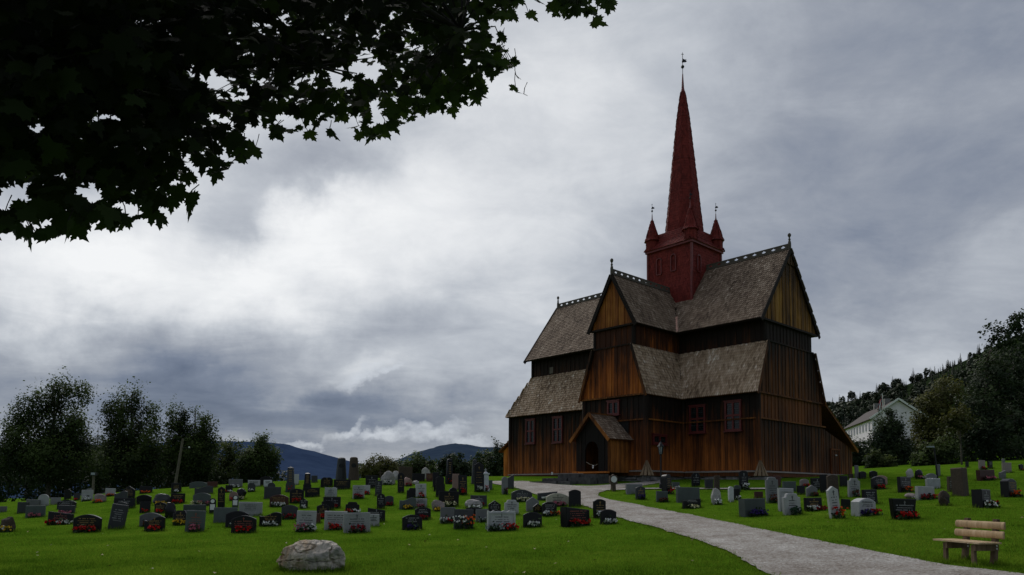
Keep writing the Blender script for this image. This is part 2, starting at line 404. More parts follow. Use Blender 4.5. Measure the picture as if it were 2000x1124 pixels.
PATH_PX = [(1500, 1124), (1430, 1085), (1363, 1058), (1330, 1047), (1270, 1029), (1204, 1011), (1160, 996), (1120, 983), (1075, 974), (1040, 965), (1003, 953), (965, 946),
           (962, 941), (1003, 941), (1030, 941), (1084, 947), (1135, 950), (1174, 949), (1240, 944), (1290, 940), (1296, 943), (1240, 952), (1190, 958), (1169, 966), (1182, 975),
           (1240, 986), (1330, 1004), (1430, 1024), (1480, 1034), (1580, 1055), (1700, 1078), (1780, 1094), (1895, 1113)]
pp = [ground_hit(x, y) for x, y in PATH_PX]; pp = [(p.x, p.y) for p in pp] + [(8.5, 10), (9, 3), (9, -8), (4, -8), (4.2, 3), (4.45, 9.5)]
PATH = drape_world('path', pp, 'gravel', .03, .6)
strip = [ground_hit(x, y) for x, y in [(1172, 957), (1260, 955), (1380, 955), (1490, 955), (1490, 957.2), (1380, 957.2), (1260, 957.2), (1175, 959.5)]]
STRIP = drape_world('path', [(p.x, p.y) for p in strip], 'gravel', .045, .5)

# ------------------------------------------------------------------ the stave church
K = 1.1
PSI = -0.8386
CU = Vector((math.cos(PSI), math.sin(PSI), 0)); CV = Vector((-CU.y, CU.x, 0))
H0 = 1.0375
CC = Vector((11.4016*K, 46*K, H0*K+EYE))
church = empty('stave_church', CC, PSI)
tag(church, 'dark tarred wooden stave church with shingled roofs and tall red central spire', 'church')
def to_church(p):
    d = Vector(p)-CC; return Vector((d.dot(CU), d.dot(CV), d.z))
def on_plane(px, py, axis, val):
    o = to_church(CAM); d = ray(px, py); dl = Vector((d.dot(CU), d.dot(CV), d.z)); t = (val-o[axis])/dl[axis]; return o+dl*t
a_, LR, LL, LL2, LS = 1.842, 8.02, 12.85, 14.44, 8.21
Hr, wu, He, tu, wt, Ht, wl, He2, tl = 14.48, 3.81, 9.37, 1.93, 3.09, 8.07, 4.45, 4.79, 2.72
LRw, LLw, LLw2, LSw, ww, w3, H3, HT, tt, tw = 7.80, 12.66, 14.33, 7.95, 4.0, 9.47, 1.89, 12.87, 1.60, 2.52
b_, Hs = 2.0, 16.37

def board_wall(mb, O, Sd, Nn, poly, m=0, wmin=.17, wmax=.27, th=.028, tone=None):
    """vertical boards, alternately proud, filling a convex polygon given as (s, z)"""
    O = Vector(O); Sd = Vector(Sd); Nn = Vector(Nn); s0 = min(p[0] for p in poly); s1 = max(p[0] for p in poly)
    def span(s):
        zs = []; n = len(poly)
        for i in range(n):
            (a, za), (b, zb) = poly[i], poly[(i+1) % n]
            if min(a, b)-1e-6 <= s <= max(a, b)+1e-6:
                if abs(a-b) < 1e-6: zs += [za, zb]
                else: zs.append(za+(zb-za)*(s-a)/(b-a))
        return (min(zs), max(zs)) if zs else None
    br = sorted(set([round(p[0], 5) for p in poly])); s = s0; k = 0
    while s < s1-1e-4:
        e = min(s1, s+U(wmin, wmax))
        for q in br:
            if s+1e-3 < q < e: e = q
        if s1-e < .06: e = s1
        A, B = span(s+1e-5), span(e-1e-5)
        if A and B:
            off = th if k % 2 else 0.0; off += U(0, .006); t = random.random() if tone is None else tone
            def P(ss, z, n): return O+Sd*ss+Vector((0, 0, z))+Nn*n
            g = .004
            lo = [P(s+g, A[0], -.05), P(e-g, B[0], -.05), P(e-g, B[0], off), P(s+g, A[0], off)]
            hi = [P(s+g, A[1], -.05), P(e-g, B[1], -.05), P(e-g, B[1], off), P(s+g, A[1], off)]
            mb.hexa(lo+hi, m, t)
        s = e; k += 1
def slab(mb, q, th, m=0, t=.4):
    """thick plate: q BL,BR,TR,TL seen from outside"""
    q = [Vector(p) for p in q]; n = (q[1]-q[0]).cross(q[3]-q[0]).normalized()
    mb.hexa([p-n*th for p in q]+q, m, t)
def shingles(mb, q, w, e, m=0, keep=None, lift=.05, tone=None, jit=.12):
    BL, BR, TR, TL = [Vector(p) for p in q]
    n = (BR-BL).cross(TL-BL)
    if n.length < 1e-6: n = (BR-BL).cross(TR-BL)
    n.normalize(); Hd = (BR-BL).normalized(); Ud = n.cross(Hd).normalized()
    def hc(p): return (p-BL).dot(Hd), (p-BL).dot(Ud)
    L0, T0 = hc(TL); L1, T1 = hc(TR); W = hc(BR)[0]; top = max(T0, T1)
    k = 0; y = -.02
    while y < top-.02:
        f = max(0, y)/top; l = L0*f; r = W+(L1-W)*f
        x = l + (w/2 if k % 2 else 0)
        while x < r+w*.2:
            cx = min(max(x, l), r); c = BL+Hd*cx+Ud*y
            if keep is None or keep(c):
                t = (.5+.32*U(-1, 1)+(.38 if random.random() < .05+.10*max(0, noise.noise((c.x*.55, c.z*.55, c.y*.3))) else 0)) if tone is None else tone
                ww_ = w*.84; LL_ = min(e*1.9, top-y+.02); zt = .004; zb = lift+U(-.006, .008); j = U(-.02, .02)*w
                def P(a, u, z): return BL+Hd*(cx+a)+Ud*(y+u)+n*z
                tip = U(-jit, jit)*e*.4; h = ww_/2
                pts = [P(-h*.30, tip, zb), P(h*.30, tip, zb), P(h, e*.36+tip, zb*.92), P(h, LL_, zt), P(-h, LL_, zt), P(-h, e*.36+tip, zb*.92)]
                mb.face(pts, m, t)
                d = n*(-.022)
                mb.face([pts[0]+d, pts[1]+d, pts[1], pts[0]], m, -.4); mb.face([pts[1]+d, pts[2]+d, pts[2], pts[1]], m, -.4); mb.face([pts[5]+d, pts[0]+d, pts[0], pts[5]], m, -.4)  # edge faces toned darkest: shade between shingles painted into the colour
            x += w
        y += e; k += 1

# -- walls
# long body: lower wall, south side (v=-ww), from the west corner to the transept, and from the transept to the east corner
ED = .14
def wall_part(name, mat, *a, **k):
    w = MB(); board_wall(w, *a, **k); return w.build(name, mat, church)
wall_part('wall', 'wood_tar', (0, -ww, 0), (1, 0, 0), (0, -1, 0), [(-LLw2, ED), (-tw, ED), (-tw, He2+.25), (-LLw2, He2+.25)])
wall_part('wall', 'wood_tar', (0, -ww, 0), (1, 0, 0), (0, -1, 0), [(tw, ED), (LRw, ED), (LRw, He2+.25), (tw, He2+.25)])
# west wall and north wall
wall_part('wall', 'wood_tar', (-LLw2, 0, 0), (0, 1, 0), (-1, 0, 0), [(-ww, ED), (ww, ED), (ww, He2+.2), (-ww, He2+.2)])
wall_part('wall', 'wood_tar', (0, ww, 0), (1, 0, 0), (0, 1, 0), [(-LLw2, ED), (LRw, ED), (LRw, He2+.2), (-LLw2, He2+.2)], wmin=.4, wmax=.6)
# east face (u=LRw): lower storey with the low northern outshot
SC2 = on_plane(1484, 816, 1, -ww).z
wall_part('wall', 'wood_east', (LRw, 0, 0), (0, 1, 0), (1, 0, 0), [(-ww, ED), (w3-.35, ED), (w3-.35, H3+.1), (wl-.1, SC2-.05), (-ww, SC2-.05)])
wall_part('wall', 'wood_under', (LRw+.04, 0, 0), (0, 1, 0), (1, 0, 0), [(-ww-.02, SC2), (wl-.2, SC2), (wl-.2, He2+.02), (-ww-.02, He2+.02)])
# trapezoid panel between the two eaves, then the band under the gable, then the gable itself
wall_part('gable_panel', 'wood_brown', (LRw+.10, 0, 0), (0, 1, 0), (1, 0, 0), [(-wl+.12, He2+.04), (wl-.12, He2+.04), (wt+.03, Ht+.02), (-wt-.03, Ht+.02)])
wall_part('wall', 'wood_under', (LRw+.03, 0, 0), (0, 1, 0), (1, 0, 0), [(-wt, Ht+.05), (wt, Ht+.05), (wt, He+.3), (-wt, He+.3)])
GB = He+.02
sl = (Hr-He)/wu
wall_part('gable_boarding', 'wood_ochre', (LRw+.12, 0, 0), (0, 1, 0), (1, 0, 0), [(-(Hr-.2-GB)/sl, GB), ((Hr-.2-GB)/sl, GB), (0, Hr-.2)], wmin=.16, wmax=.34)
w = MB(); zt_ = Hr-1.05; wall_part('gable_boarding', 'wood_ochre', (LRw+.19, 0, 0), (0, 1, 0), (1, 0, 0), [(-(Hr-.25-zt_)/sl, zt_), ((Hr-.25-zt_)/sl, zt_), (0, Hr-.25)])
# upper walls (under the main eaves), south and north, west gable
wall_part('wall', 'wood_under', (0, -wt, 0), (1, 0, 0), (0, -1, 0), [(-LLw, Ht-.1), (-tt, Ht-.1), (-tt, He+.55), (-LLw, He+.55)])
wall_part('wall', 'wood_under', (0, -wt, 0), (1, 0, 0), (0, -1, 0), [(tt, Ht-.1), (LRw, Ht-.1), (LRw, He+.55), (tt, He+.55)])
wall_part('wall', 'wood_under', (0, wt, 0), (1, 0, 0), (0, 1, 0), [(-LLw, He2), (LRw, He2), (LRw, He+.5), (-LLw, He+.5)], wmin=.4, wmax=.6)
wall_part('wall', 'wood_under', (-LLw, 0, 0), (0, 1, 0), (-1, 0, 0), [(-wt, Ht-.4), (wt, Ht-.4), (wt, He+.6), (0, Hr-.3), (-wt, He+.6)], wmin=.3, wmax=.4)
# transept: end face (v=-LSw) and its two sides
wall_part('wall', 'wood_tar', (0, -LSw, 0), (1, 0, 0), (0, -1, 0), [(-tw, ED), (tw, ED), (tw, He2+.05), (-tw, He2+.05)])
for sg in (-1, 1):
    wall_part('wall', 'wood_tar', (sg*tw, 0, 0), (0, 1, 0), (sg, 0, 0), [(-LSw, ED), (-ww, ED), (-ww, He2+.25), (-LSw, He2+.25)])
for sg in (-1, 1):
    wall_part('wall', 'wood_orange', (sg*tt, 0, 0), (0, 1, 0), (sg, 0, 0), [(-LSw, Ht-.1), (-wt, Ht-.1), (-wt, He+.5), (-LSw, He+.5)])
wall_part('wall', 'wood_orange', (0, -LSw-.03, 0), (1, 0, 0), (0, -1, 0), [(-tt, Ht+.05), (tt, Ht+.05), (tt, He+.35), (-tt, He+.35)])
wall_part('gable_panel', 'wood_orange', (0, -LSw-.10, 0), (1, 0, 0), (0, -1, 0), [(-tl+.1, He2+.08), (tl-.1, He2+.08), (tt+.03, Ht+.02), (-tt-.03, Ht+.02)], wmin=.16, wmax=.3)
slT = (HT-He)/tu
wall_part('gable_boarding', 'wood_gable', (0, -LSw-.12, 0), (1, 0, 0), (0, -1, 0), [(-(HT-.2-GB)/slT, GB), ((HT-.2-GB)/slT, GB), (0, HT-.2)], wmin=.16, wmax=.3)

# -- string courses, sill ledge, corner posts
def course(p, q, hh=.09, ww2=.13):
    w = MB(); w.bar(p, q, ww2, hh, t=U(.2, .9)); w.build('string_course', 'wood_brown', church)
course((LRw+.12, -wl+.12, He2+.02), (LRw+.12, wl-.12, He2+.02), .1, .16)
course((LRw+.12, -wt-.02, Ht+.03), (LRw+.12, wt+.02, Ht+.03))
course((LRw+.14, -(Hr-.2-GB)/sl-.02, GB-.05), (LRw+.14, (Hr-.2-GB)/sl+.02, GB-.05), .12, .2)
course((LRw+.08, -ww-.05, SC2), (LRw+.08, wl+.3, SC2))
course((tw, -ww-.07, SC2), (LRw+.1, -ww-.07, SC2))
course((-tw, -LSw-.07, SC2), (tw+.05, -LSw-.07, SC2)); course((tw+.07, -LSw-.06, SC2), (tw+.07, -ww, SC2))
course((-tl+.1, -LSw-.12, He2+.04), (tl-.1, -LSw-.12, He2+.04), .1, .16)
course((-tt-.02, -LSw-.12, Ht+.03), (tt+.02, -LSw-.12, Ht+.03))
course((-(HT-.2-GB)/slT, -LSw-.14, GB-.05), ((HT-.2-GB)/slT, -LSw-.14, GB-.05), .12, .2)
def ledge(p, q, out): 
    w = MB(); p = Vector(p); q = Vector(q); o = Vector(out); z = Vector((0, 0, 1))
    w.hexa([p-o*.02+z*.06, q-o*.02+z*.06, q+o*.2+z*.02, p+o*.2+z*.02, p-o*.02+z*.13, q-o*.02+z*.13, q+o*.2+z*.07, p+o*.2+z*.07], 0, U(.5, 1)); w.build('sill_ledge', 'wood_grey', church)
ledge((-LLw2-.1, -ww, 0), (-tw, -ww, 0), (0, -1, 0)); ledge((tw+.2, -ww, 0), (LRw+.2, -ww, 0), (0, -1, 0)); ledge((LRw, -ww-.2, 0), (LRw, w3-.3, 0), (1, 0, 0))
ledge((1.35, -LSw, 0), (tw+.2, -LSw, 0), (0, -1, 0)); ledge((tw, -LSw-.2, 0), (tw, -ww, 0), (1, 0, 0)); ledge((-tw-.2, -LSw, 0), (-1.35, -LSw, 0), (0, -1, 0))
for p, q in (((-LLw2, -ww-.02), (-tw, -ww-.02)), ((tw, -ww-.02), (LRw, -ww-.02)), ((LRw+.02, -ww), (LRw+.02, w3-.4)), ((-tw, -LSw-.02), (tw, -LSw-.02)), ((tw+.02, -LSw), (tw+.02, -ww)), ((-LLw2-.02, -ww), (-LLw2-.02, ww))):
    w = MB(); w.bar((*p, -.08), (*q, -.08), .26, .28, t=.2); w.build('sill_beam', 'wood_under', church)
for x, y, h in ((LRw, -ww, He2+.1), (-LLw2, -ww, He2+.1), (tw, -LSw, He2+.05), (-tw, -LSw, He2+.05), (tw+.02, -ww, He2)):
    w = MB(); w.lathe([(.17, .1), (.17, h)], 10, (x, y, 0), t=.45); w.build('corner_post', 'wood_tar', church)
for x, y in ((LRw, -wt), (-LLw, -wt), (tt, -LSw), (-tt, -LSw)): 
    w = MB(); w.lathe([(.13, Ht), (.13, He+.2)], 8, (x, y, 0), t=.4); w.build('corner_post', 'wood_tar', church)
# splayed board hoods over the corner-post feet
def corner_shield(x, y, sx, sy, label):
    w = MB(); ap = Vector((x+sx*.16, y+sy*.16, .70))
    for a0, a1 in ((0, 1), (1, 2), (2, 3), (3, 4)):
        def foot(k):
            an = -.15+k/4*(math.pi/2+.3); d = Vector((sx*math.cos(an), sy*math.sin(an), 0)); return Vector((x, y, -.22))+d*.54, ap+d*.05
        (f0, t0), (f1, t1) = foot(a0+.13), foot(a1-.13); n = (f1-f0).cross(t0-f0).normalized()*.03
        w.hexa([f0-n, f1-n, f1+n, f0+n, t0-n, t1-n, t1+n, t0+n], 0, U(.3, .9))
    o = w.build('corner_shield', 'wood_shield', church); o['label'] = label
corner_shield(LRw, -ww, 1, -1, 'pale splayed board hood over the foot of the east corner post')
corner_shield(tw, -LSw, 1, -1, 'pale splayed board hood beside the porch')
# dry-laid foundation stones
w = MB()
def stones(p, q, zb=-1.0, zt=-.2):
    p = Vector(p); q = Vector(q); L = (q-p).length; d = (q-p)/L; n = Vector((d.y, -d.x, 0)); s = 0
    while s < L:
        e = s+U(.3, .85); z = zb
        while z < zt-.05:
            h = min(U(.16, .3), zt-z); o = U(.0, .16); x0 = s+U(-.03, .05); x1 = e+U(-.05, .03)
            A = [p+d*x0+n*(.0+o), p+d*x1+n*(.0+o+U(-.05, .05)), p+d*x1-n*.3, p+d*x0-n*.3]; up = Vector((0, 0, 1))
            w.hexa([k+up*(z+U(0, .02)) for k in A]+[k+up*(z+h-U(.005, .04)) - n*U(0, .06) for k in A], 0, random.random()); z += h
        s = e
for p, q in (((-LLw2, -ww, 0), (-tw, -ww, 0)), ((tw, -ww, 0), (LRw, -ww, 0)), ((LRw, -ww, 0), (LRw, w3-.3, 0)), ((-tw, -LSw, 0), (tw, -LSw, 0)), ((tw, -LSw, 0), (tw, -ww, 0))): stones(p, q)
w.build('foundation', 'stone_rough', church)

# -- roofs
def zN(v): return Hr-(Hr-He)/wu*abs(v)
def zT(u): return HT-(HT-He)/tu*abs(u)
def zNl(v): return He2+(Ht-He2)*(wl-abs(v))/(wl-wt)
def zTl(u): return He2+(Ht-He2)*(tl-abs(u))/(tl-tt)
intow = lambda c: abs(c.x) < a_ and abs(c.y) < a_
RS = Vector((0, 0, 0))
m2 = ['wood_under', 'shingle_grey']
r = MB()
for sg in (-1, 1):
    q = [(-LL, sg*wu, He), (LR, sg*wu, He), (LR, 0, Hr), (-LL, 0, Hr)]
    if sg > 0: q = [q[1], q[0], q[3], q[2]]
    slab(r, q, .12, 0, .2)
    if sg < 0: shingles(r, q, .15, .21, 1, lambda c: not intow(c) and (abs(c.x) > tu or c.y > 0 or c.z >= zT(c.x)-.02))
    else: shingles(r, q, .3, .42, 1, lambda c: not intow(c))
roofN = r.build('roof', m2, church)
r = MB()
for sg in (-1, 1):
    q = [(sg*tu, -LS, He), (sg*tu, 0, He), (0, 0, HT), (0, -LS, HT)]
    if sg < 0: q = [q[1], q[0], q[3], q[2]]
    slab(r, q, .11, 0, .2)
    shingles(r, q, .15, .21, 1, lambda c: not intow(c) and (c.z >= zN(c.y)-.02))
r.build('roof', m2, church)
m3 = ['wood_under', 'shingle_warm']
SPOT = .07
r = MB()
for u0, u1, t0, t1 in ((-LL2, -tt, -LLw, -tt), (tt, LR+.04, tt, LR+.04)):
    q = [(u0, -wl, He2), (u1, -wl, He2), (t1, -wt, Ht), (t0, -wt, Ht)]
    slab(r, q, .1, 0, .2)
    shingles(r, q, .15, .2, 1, lambda c: c.z >= zTl(c.x)-.02 if abs(c.x) < tl+.1 else True)
q = [(LR, wl, He2), (-LL2, wl, He2), (-LLw, wt, Ht), (LR, wt, Ht)]; slab(r, q, .1, 0, .2); shingles(r, q, .3, .4, 1)
q = [(-LL2, wl, He2), (-LL2, -wl, He2), (-LLw, -wt, Ht), (-LLw, wt, Ht)]; slab(r, q, .1, 0, .2); shingles(r, q, .2, .25, 1)
r.build('lower_roof', m3, church)
r = MB()
for sg in (-1, 1):
    q = [(sg*tl, -LS-.03, He2), (sg*tl, -wt, He2), (sg*tt, -wt, Ht), (sg*tt, -LS-.03, Ht)]
    if sg < 0: q = [q[1], q[0], q[3], q[2]]
    slab(r, q, .1, 0, .2)
    shingles(r, q, .15, .2, 1, lambda c: c.z >= zNl(c.y)-.02 if c.y > -wl-.1 else True)
r.build('lower_roof', m3, church)
# northern outshot roof
r = MB(); q = [(LR+.05, w3, H3), (-4, w3, H3), (-4, wl, He2), (LR+.05, wl, He2)]; slab(r, q, .12, 0, .2); shingles(r, q, .25, .3, 1)
r.build('lower_roof', m3, church)
w = MB(); board_wall(w, (0, w3-.35, 0), (1, 0, 0), (0, 1, 0), [(-3.9, -.3), (LRw, -.3), (LRw, H3+.05), (-3.9, H3+.05)], wmin=.3, wmax=.4); w.build('wall', 'wood_tar', church)
# barge boards
def barge(p, q, wd=.26, th=.05, up=(0, 0, 1)):
    w = MB(); w.bar(p, q, th, wd, up, 0, U(.3, .9)); w.build('barge_board', 'wood_brown', church)
for sg in (-1, 1):
    barge((LR+.03, sg*(wu+.06), He-.16), (LR+.03, sg*.02, Hr-.06)); barge((sg*(tu+.05), -LS-.03, He-.16), (sg*.02, -LS-.03, HT-.06))
    barge((LR+.08, sg*(wl+.04), He2-.12), (LR+.08, sg*(wt+.02), Ht-.02), .16); barge((sg*(tl+.03), -LS-.07, He2-.12), (sg*(tt+.02), -LS-.07, Ht-.02), .18)
    barge((-LL-.03, sg*(wu+.06), He-.16), (-LL-.03, sg*.02, Hr-.06))
barge((LR+.08, wl, He2-.05), (LR+.08, w3+.05, H3-.1), .2)
w = MB(); i0 = Vector((a_+.01, -a_-.01, 0)); 
va = Vector((.62, -(Hr-zT(.62))*wu/(Hr-He), zT(.62))); vb = Vector((tu+.02, -wu-.02, He+.05))
# valley line where the two roofs meet, lined with copper
def val(u): return Vector((u, -(Hr-zT(u))*wu/(Hr-He), zT(u)+.12))
p, q = val(1.25), val(tu+.03); sx = Vector((.10, .10, .05))
w.face([q-sx, q+sx, p+sx, p-sx]); w.build('valley_flashing', 'copper', church)
w = MB(); 
def vl(u): z = zTl(u); return Vector((u, -(wl-(z-He2)/(Ht-He2)*(wl-wt)), z+.04))
w.bar(vl(tt), vl(tl+.02), .09, .05, t=.1); w.build('valley_board', 'wood_under', church)
# ridge cresting: pierced boards
w = MB()
def cresting(p, q):
    p = Vector(p); q = Vector(q); L = (q-p).length; d = (q-p)/L; z = Vector((0, 0, 1)); n = max(1, int(L/.62)); st = L/n
    w.bar(p+z*.06, q+z*.06, .14, .12, t=.3); w.bar(p+z*.37, q+z*.37, .06, .06, t=.3)
    s = Vector((-d.y, d.x, 0))*.02
    for i in range(n):
        c = p+d*(st*i)
        for a, b, zz0, zz1 in ((0, .30, .119, .341), (.30, .42, .119, .18), (.30, .42, .26, .341), (.42, .58, .119, .16), (.42, .58, .31, .341), (.58, .70, .119, .18), (.58, .70, .26, .341), (.70, 1, .119, .341)):
            A, B = c+d*(a*st), c+d*(b*st); w.hexa([A-s+z*zz0, B-s+z*zz0, B+s+z*zz0, A+s+z*zz0, A-s+z*zz1, B-s+z*zz1, B+s+z*zz1, A+s+z*zz1], 0, .3)
cresting((-LL+.15, 0, Hr-.03), (-a_, 0, Hr-.03)); cresting((a_, 0, Hr-.03), (LR-.15, 0, Hr-.03)); cresting((0, -LS+.15, HT-.03), (0, -a_, HT-.03))
w.build('ridge_cresting', 'wood_grey', church)
for x, y, z in ((LR-.05, 0, Hr), (-LL+.05, 0, Hr), (0, -LS+.05, HT)):
    f = MB(); f.lathe([(.11, -.25), (.10, .38), (.08, .5), (.05, .55), (.085, .62), (.05, .69), (.04, .75), (.075, .8), (.105, .87), (.11, .93), (.08, 1.0), (.03, 1.04)], 12, (x, y, z)); f.build('finial', 'wood_grey', church, smooth=False)

# -- windows
def window(px0, py0, px1, py1, axis, val, nrm, cols=2, rows=2):
    """frame > panes; corners given where the photograph shows them, on the wall plane"""
    A = on_plane(px0, (py0+py1)/2, axis, val); B = on_plane(px1, (py0+py1)/2, axis, val); cxp = (px0+px1)/2
    z1 = on_plane(cxp, py0, axis, val).z; z0 = on_plane(cxp, py1, axis, val).z
    o = 1-axis; s0, s1 = sorted((A[o], B[o])); d = Vector((0, 0, 0)); d[o] = 1; n = Vector(nrm); base = Vector((0, 0, 0)); base[axis] = val
    def P(s, z, k): return base+d*s+Vector((0, 0, z))+n*k
    def bx(mb, sa, za, sb, zb, k0, k1, t=.5): mb.hexa([P(sa, za, k0), P(sb, za, k0), P(sb, za, k1), P(sa, za, k1), P(sa, zb, k0), P(sb, zb, k0), P(sb, zb, k1), P(sa, zb, k1)], 0, t)
    fw = .11; f = MB()
    bx(f, s0, z0, s0+fw, z1, -.05, .13); bx(f, s1-fw, z0, s1, z1, -.05, .13); bx(f, s0+fw, z1-fw, s1-fw, z1, -.05, .128); bx(f, s0+fw, z0, s1-fw, z0+fw, -.05, .128)
    cm = (s0+s1)/2
    bx(f, cm-.055, z0+fw, cm+.055, z1-fw, -.05, .115)
    zm = z0+(z1-z0)*.52
    if rows == 2:
        bx(f, s0+fw, zm-.06, cm-.055, zm+.06, -.05, .11); bx(f, cm+.055, zm-.06, s1-fw, zm+.06, -.05, .11)
    fr = f.build('window', 'red_trim', church)
    g = MB(); bx(g, s0-.08, z0-.07, s1+.08, z0-.003, -.05, .2); g.build('sill', 'red_trim', fr)
    g = MB(); bx(g, s0-.05, z1+.003, s1+.05, z1+.06, -.05, .17); g.build('head_board', 'red_trim', fr)
    for sa, sb in ((s0+fw, cm-.055), (cm+.055, s1-fw)):
        for za, zb in (((z0+fw, zm-.06), (zm+.06, z1-fw)) if rows == 2 else ((z0+fw, z1-fw),)):
            g = MB(); g.face([P(sa, za, .045), P(sb, za, .045), P(sb, zb, .045), P(sa, zb, .045)], 0, .5, [(0, 0), (1, 0), (1, 1), (0, 1)]); g.build('pane', 'leaded_glass', fr)
    return fr
window(1028.5, 820, 1046, 867, 1, -ww, (0, -1, 0)); window(1081, 815, 1100, 865, 1, -ww, (0, -1, 0))
window(1348, 793, 1379, 846, 1, -ww, (0, -1, 0)); window(1417, 784, 1449, 842, 1, -ww, (0, -1, 0))
window(1188, 784, 1211, 811, 1, -LSw, (0, -1, 0), 2, 1)
window(1273, 850, 1300, 868, 0, tw, (1, 0, 0), 2, 1)
# shuttered hatch on the upper nave wall
p = on_plane(1078, 724, 1, -wt); h = MB(); h.box((p.x-.18, -wt-.09, p.z-.25), (p.x+.18, -wt-.02, p.z+.25)); h.build('hatch', 'wood_grey', church)
# small door in the northern outshot
A = on_plane(1622, 905, 0, LRw); B = on_plane(1637, 905, 0, LRw); zt_ = on_plane(1630, 880, 0, LRw).z
dm = MB(); board_wall(dm, (LRw+.05, 0, 0), (0, 1, 0), (1, 0, 0), [(A.y, -.1), (B.y, -.1), (B.y, zt_), (A.y, zt_)], wmin=.14, wmax=.2, tone=.1)
door = dm.build('door', 'wood_under', church)
f = MB(); f.bar((LRw+.07, A.y-.05, -.1), (LRw+.07, A.y-.05, zt_+.1), .1, .1); f.bar((LRw+.07, B.y+.05, -.1), (LRw+.07, B.y+.05, zt_+.1), .1, .1); f.bar((LRw+.07, A.y+.0, zt_+.05), (LRw+.07, B.y, zt_+.05), .1, .1, t=.9); f.build('door_frame', 'wood_tar', door)
p = on_plane(1629.5, 890, 0, LRw); f = MB(); f.lathe([(.01, -.05), (.07, -.03), (.07, .03), (.01, .05)], 8, (LRw+.13, p.y, p.z)); f.build('door_plate', 'white_paint', door)
# notice on the nave sill
p = on_plane(1079, 924.5, 1, -ww-.2); f = MB(); f.box((p.x-.10, -ww-.24, p.z-.13), (p.x+.10, -ww-.225, p.z+.08)); f.build('notice', 'white_paint', church)

# -- west lean-to
wx = -16.3
wall_part('wall', 'wood_orange', (0, -3.0, 0), (1, 0, 0), (0, -1, 0), [(wx, -.3), (-LLw2, -.3), (-LLw2, 3.2), (wx, 2.2)]); wall_part('wall', 'wood_orange', (wx, 0, 0), (0, 1, 0), (-1, 0, 0), [(-3, -.3), (3, -.3), (3, 2.2), (-3, 2.2)], wmin=.3, wmax=.4)
r = MB(); q = [(wx-.35, 3.3, 2.1), (wx-.35, -3.3, 2.1), (-LLw2, -3.3, 3.65), (-LLw2, 3.3, 3.65)]; slab(r, q, .1, 0, .2); shingles(r, q, .16, .22, 1); r.build('lower_roof', m3, church)

# -- porch in front of the transept
PV, PW = -LSw-2.15, 1.3
pa = on_plane(1150.5, 808, 1, PV-.25); pe = on_plane(1185, 857, 1, PV-.25); PH, PE, PEU = pa.z, pe.z, max(1.55, abs(pe.x))
porch_c = 0.0
psl = (PH-PE)/PEU
dl, dr = on_plane(1143.5, 900, 1, PV).x, on_plane(1168.5, 900, 1, PV).x; dtop = on_plane(1156, 863, 1, PV).z
w = MB()
ztop = lambda s: PH-.1-psl*abs(s)
board_wall(w, (0, PV, 0), (1, 0, 0), (0, -1, 0), [(-PW, -.05), (dl, -.05), (dl, ztop(dl)), (-PW, ztop(PW))], tone=None)
board_wall(w, (0, PV, 0), (1, 0, 0), (0, -1, 0), [(dr, -.05), (PW, -.05), (PW, ztop(PW)), (dr, ztop(dr))])
cx_ = (dl+dr)/2; rr = (dr-dl)/2
n_ = 8
for i in range(n_):
    s0_, s1_ = dl+(dr-dl)*i/n_, dl+(dr-dl)*(i+1)/n_; arc = lambda s: dtop-rr+math.sqrt(max(0, rr*rr-(s-cx_)**2))
    top0, top1 = ztop(s0_), ztop(s1_)
    P0 = lambda s, z, k: Vector((s, PV-k, z))
    w.hexa([P0(s0_, arc(s0_), -.05), P0(s1_, arc(s1_), -.05), P0(s1_, arc(s1_), .012), P0(s0_, arc(s0_), .012), P0(s0_, top0, -.05), P0(s1_, top1, -.05), P0(s1_, top1, .012), P0(s0_, top0, .012)], 0, .1)
w.build('porch_front', 'wood_dark', church)
for sg in (-1, 1): wall_part('porch_wall', 'wood_brown', (sg*PW, 0, 0), (0, 1, 0), (sg, 0, 0), [(PV, -.05), (-LSw, -.05), (-LSw, ztop(PW)), (PV, ztop(PW))], wmin=.2, wmax=.3)
r = MB()
for sg in (-1, 1):
    q = [(sg*PEU, PV-.25, PE), (sg*PEU, -LSw, PE), (0, -LSw, PH), (0, PV-.25, PH)]
    if sg < 0: q = [q[1], q[0], q[3], q[2]]
    slab(r, q, .08, 0, .2); shingles(r, q, .13, .18, 1)
r.build('porch_roof', m2, church)
for sg in (-1, 1): barge((sg*(PEU+.05), PV-.28, PE-.1), (sg*.01, PV-.28, PH-.03), .2)
w = MB(); w.bar((0, PV-.3, PH+.03), (0, -LSw, PH+.03), .12, .1, t=.6)
w.build('ridge_board', 'wood_brown', church)
w = MB(); w.face([(-PW+.06, -LSw-.08, -.04), (PW-.06, -LSw-.08, -.04), (PW-.06, -LSw-.08, PH-.3), (-PW+.06, -LSw-.08, PH-.3)]); w.face([(-PW, PV, -.045), (PW, PV, -.045), (PW, -LSw, -.045), (-PW, -LSw, -.045)]); w.build('porch_interior', 'shade_black', church)  # near-black back and floor: the porch's inner shade put into the colour
w = MB(); w.bar((dl-.4, PV-.12, -.05), (PW+.1, PV-.12, -.05), .3, .1, t=.9); w.build('threshold', 'wood_orange', church)
w = MB(); w.bar((-PW-.1, PV-.12, -.03), (dl-.5, PV-.12, -.03), .28, .1, t=.8); w.build('threshold', 'wood_orange', church)
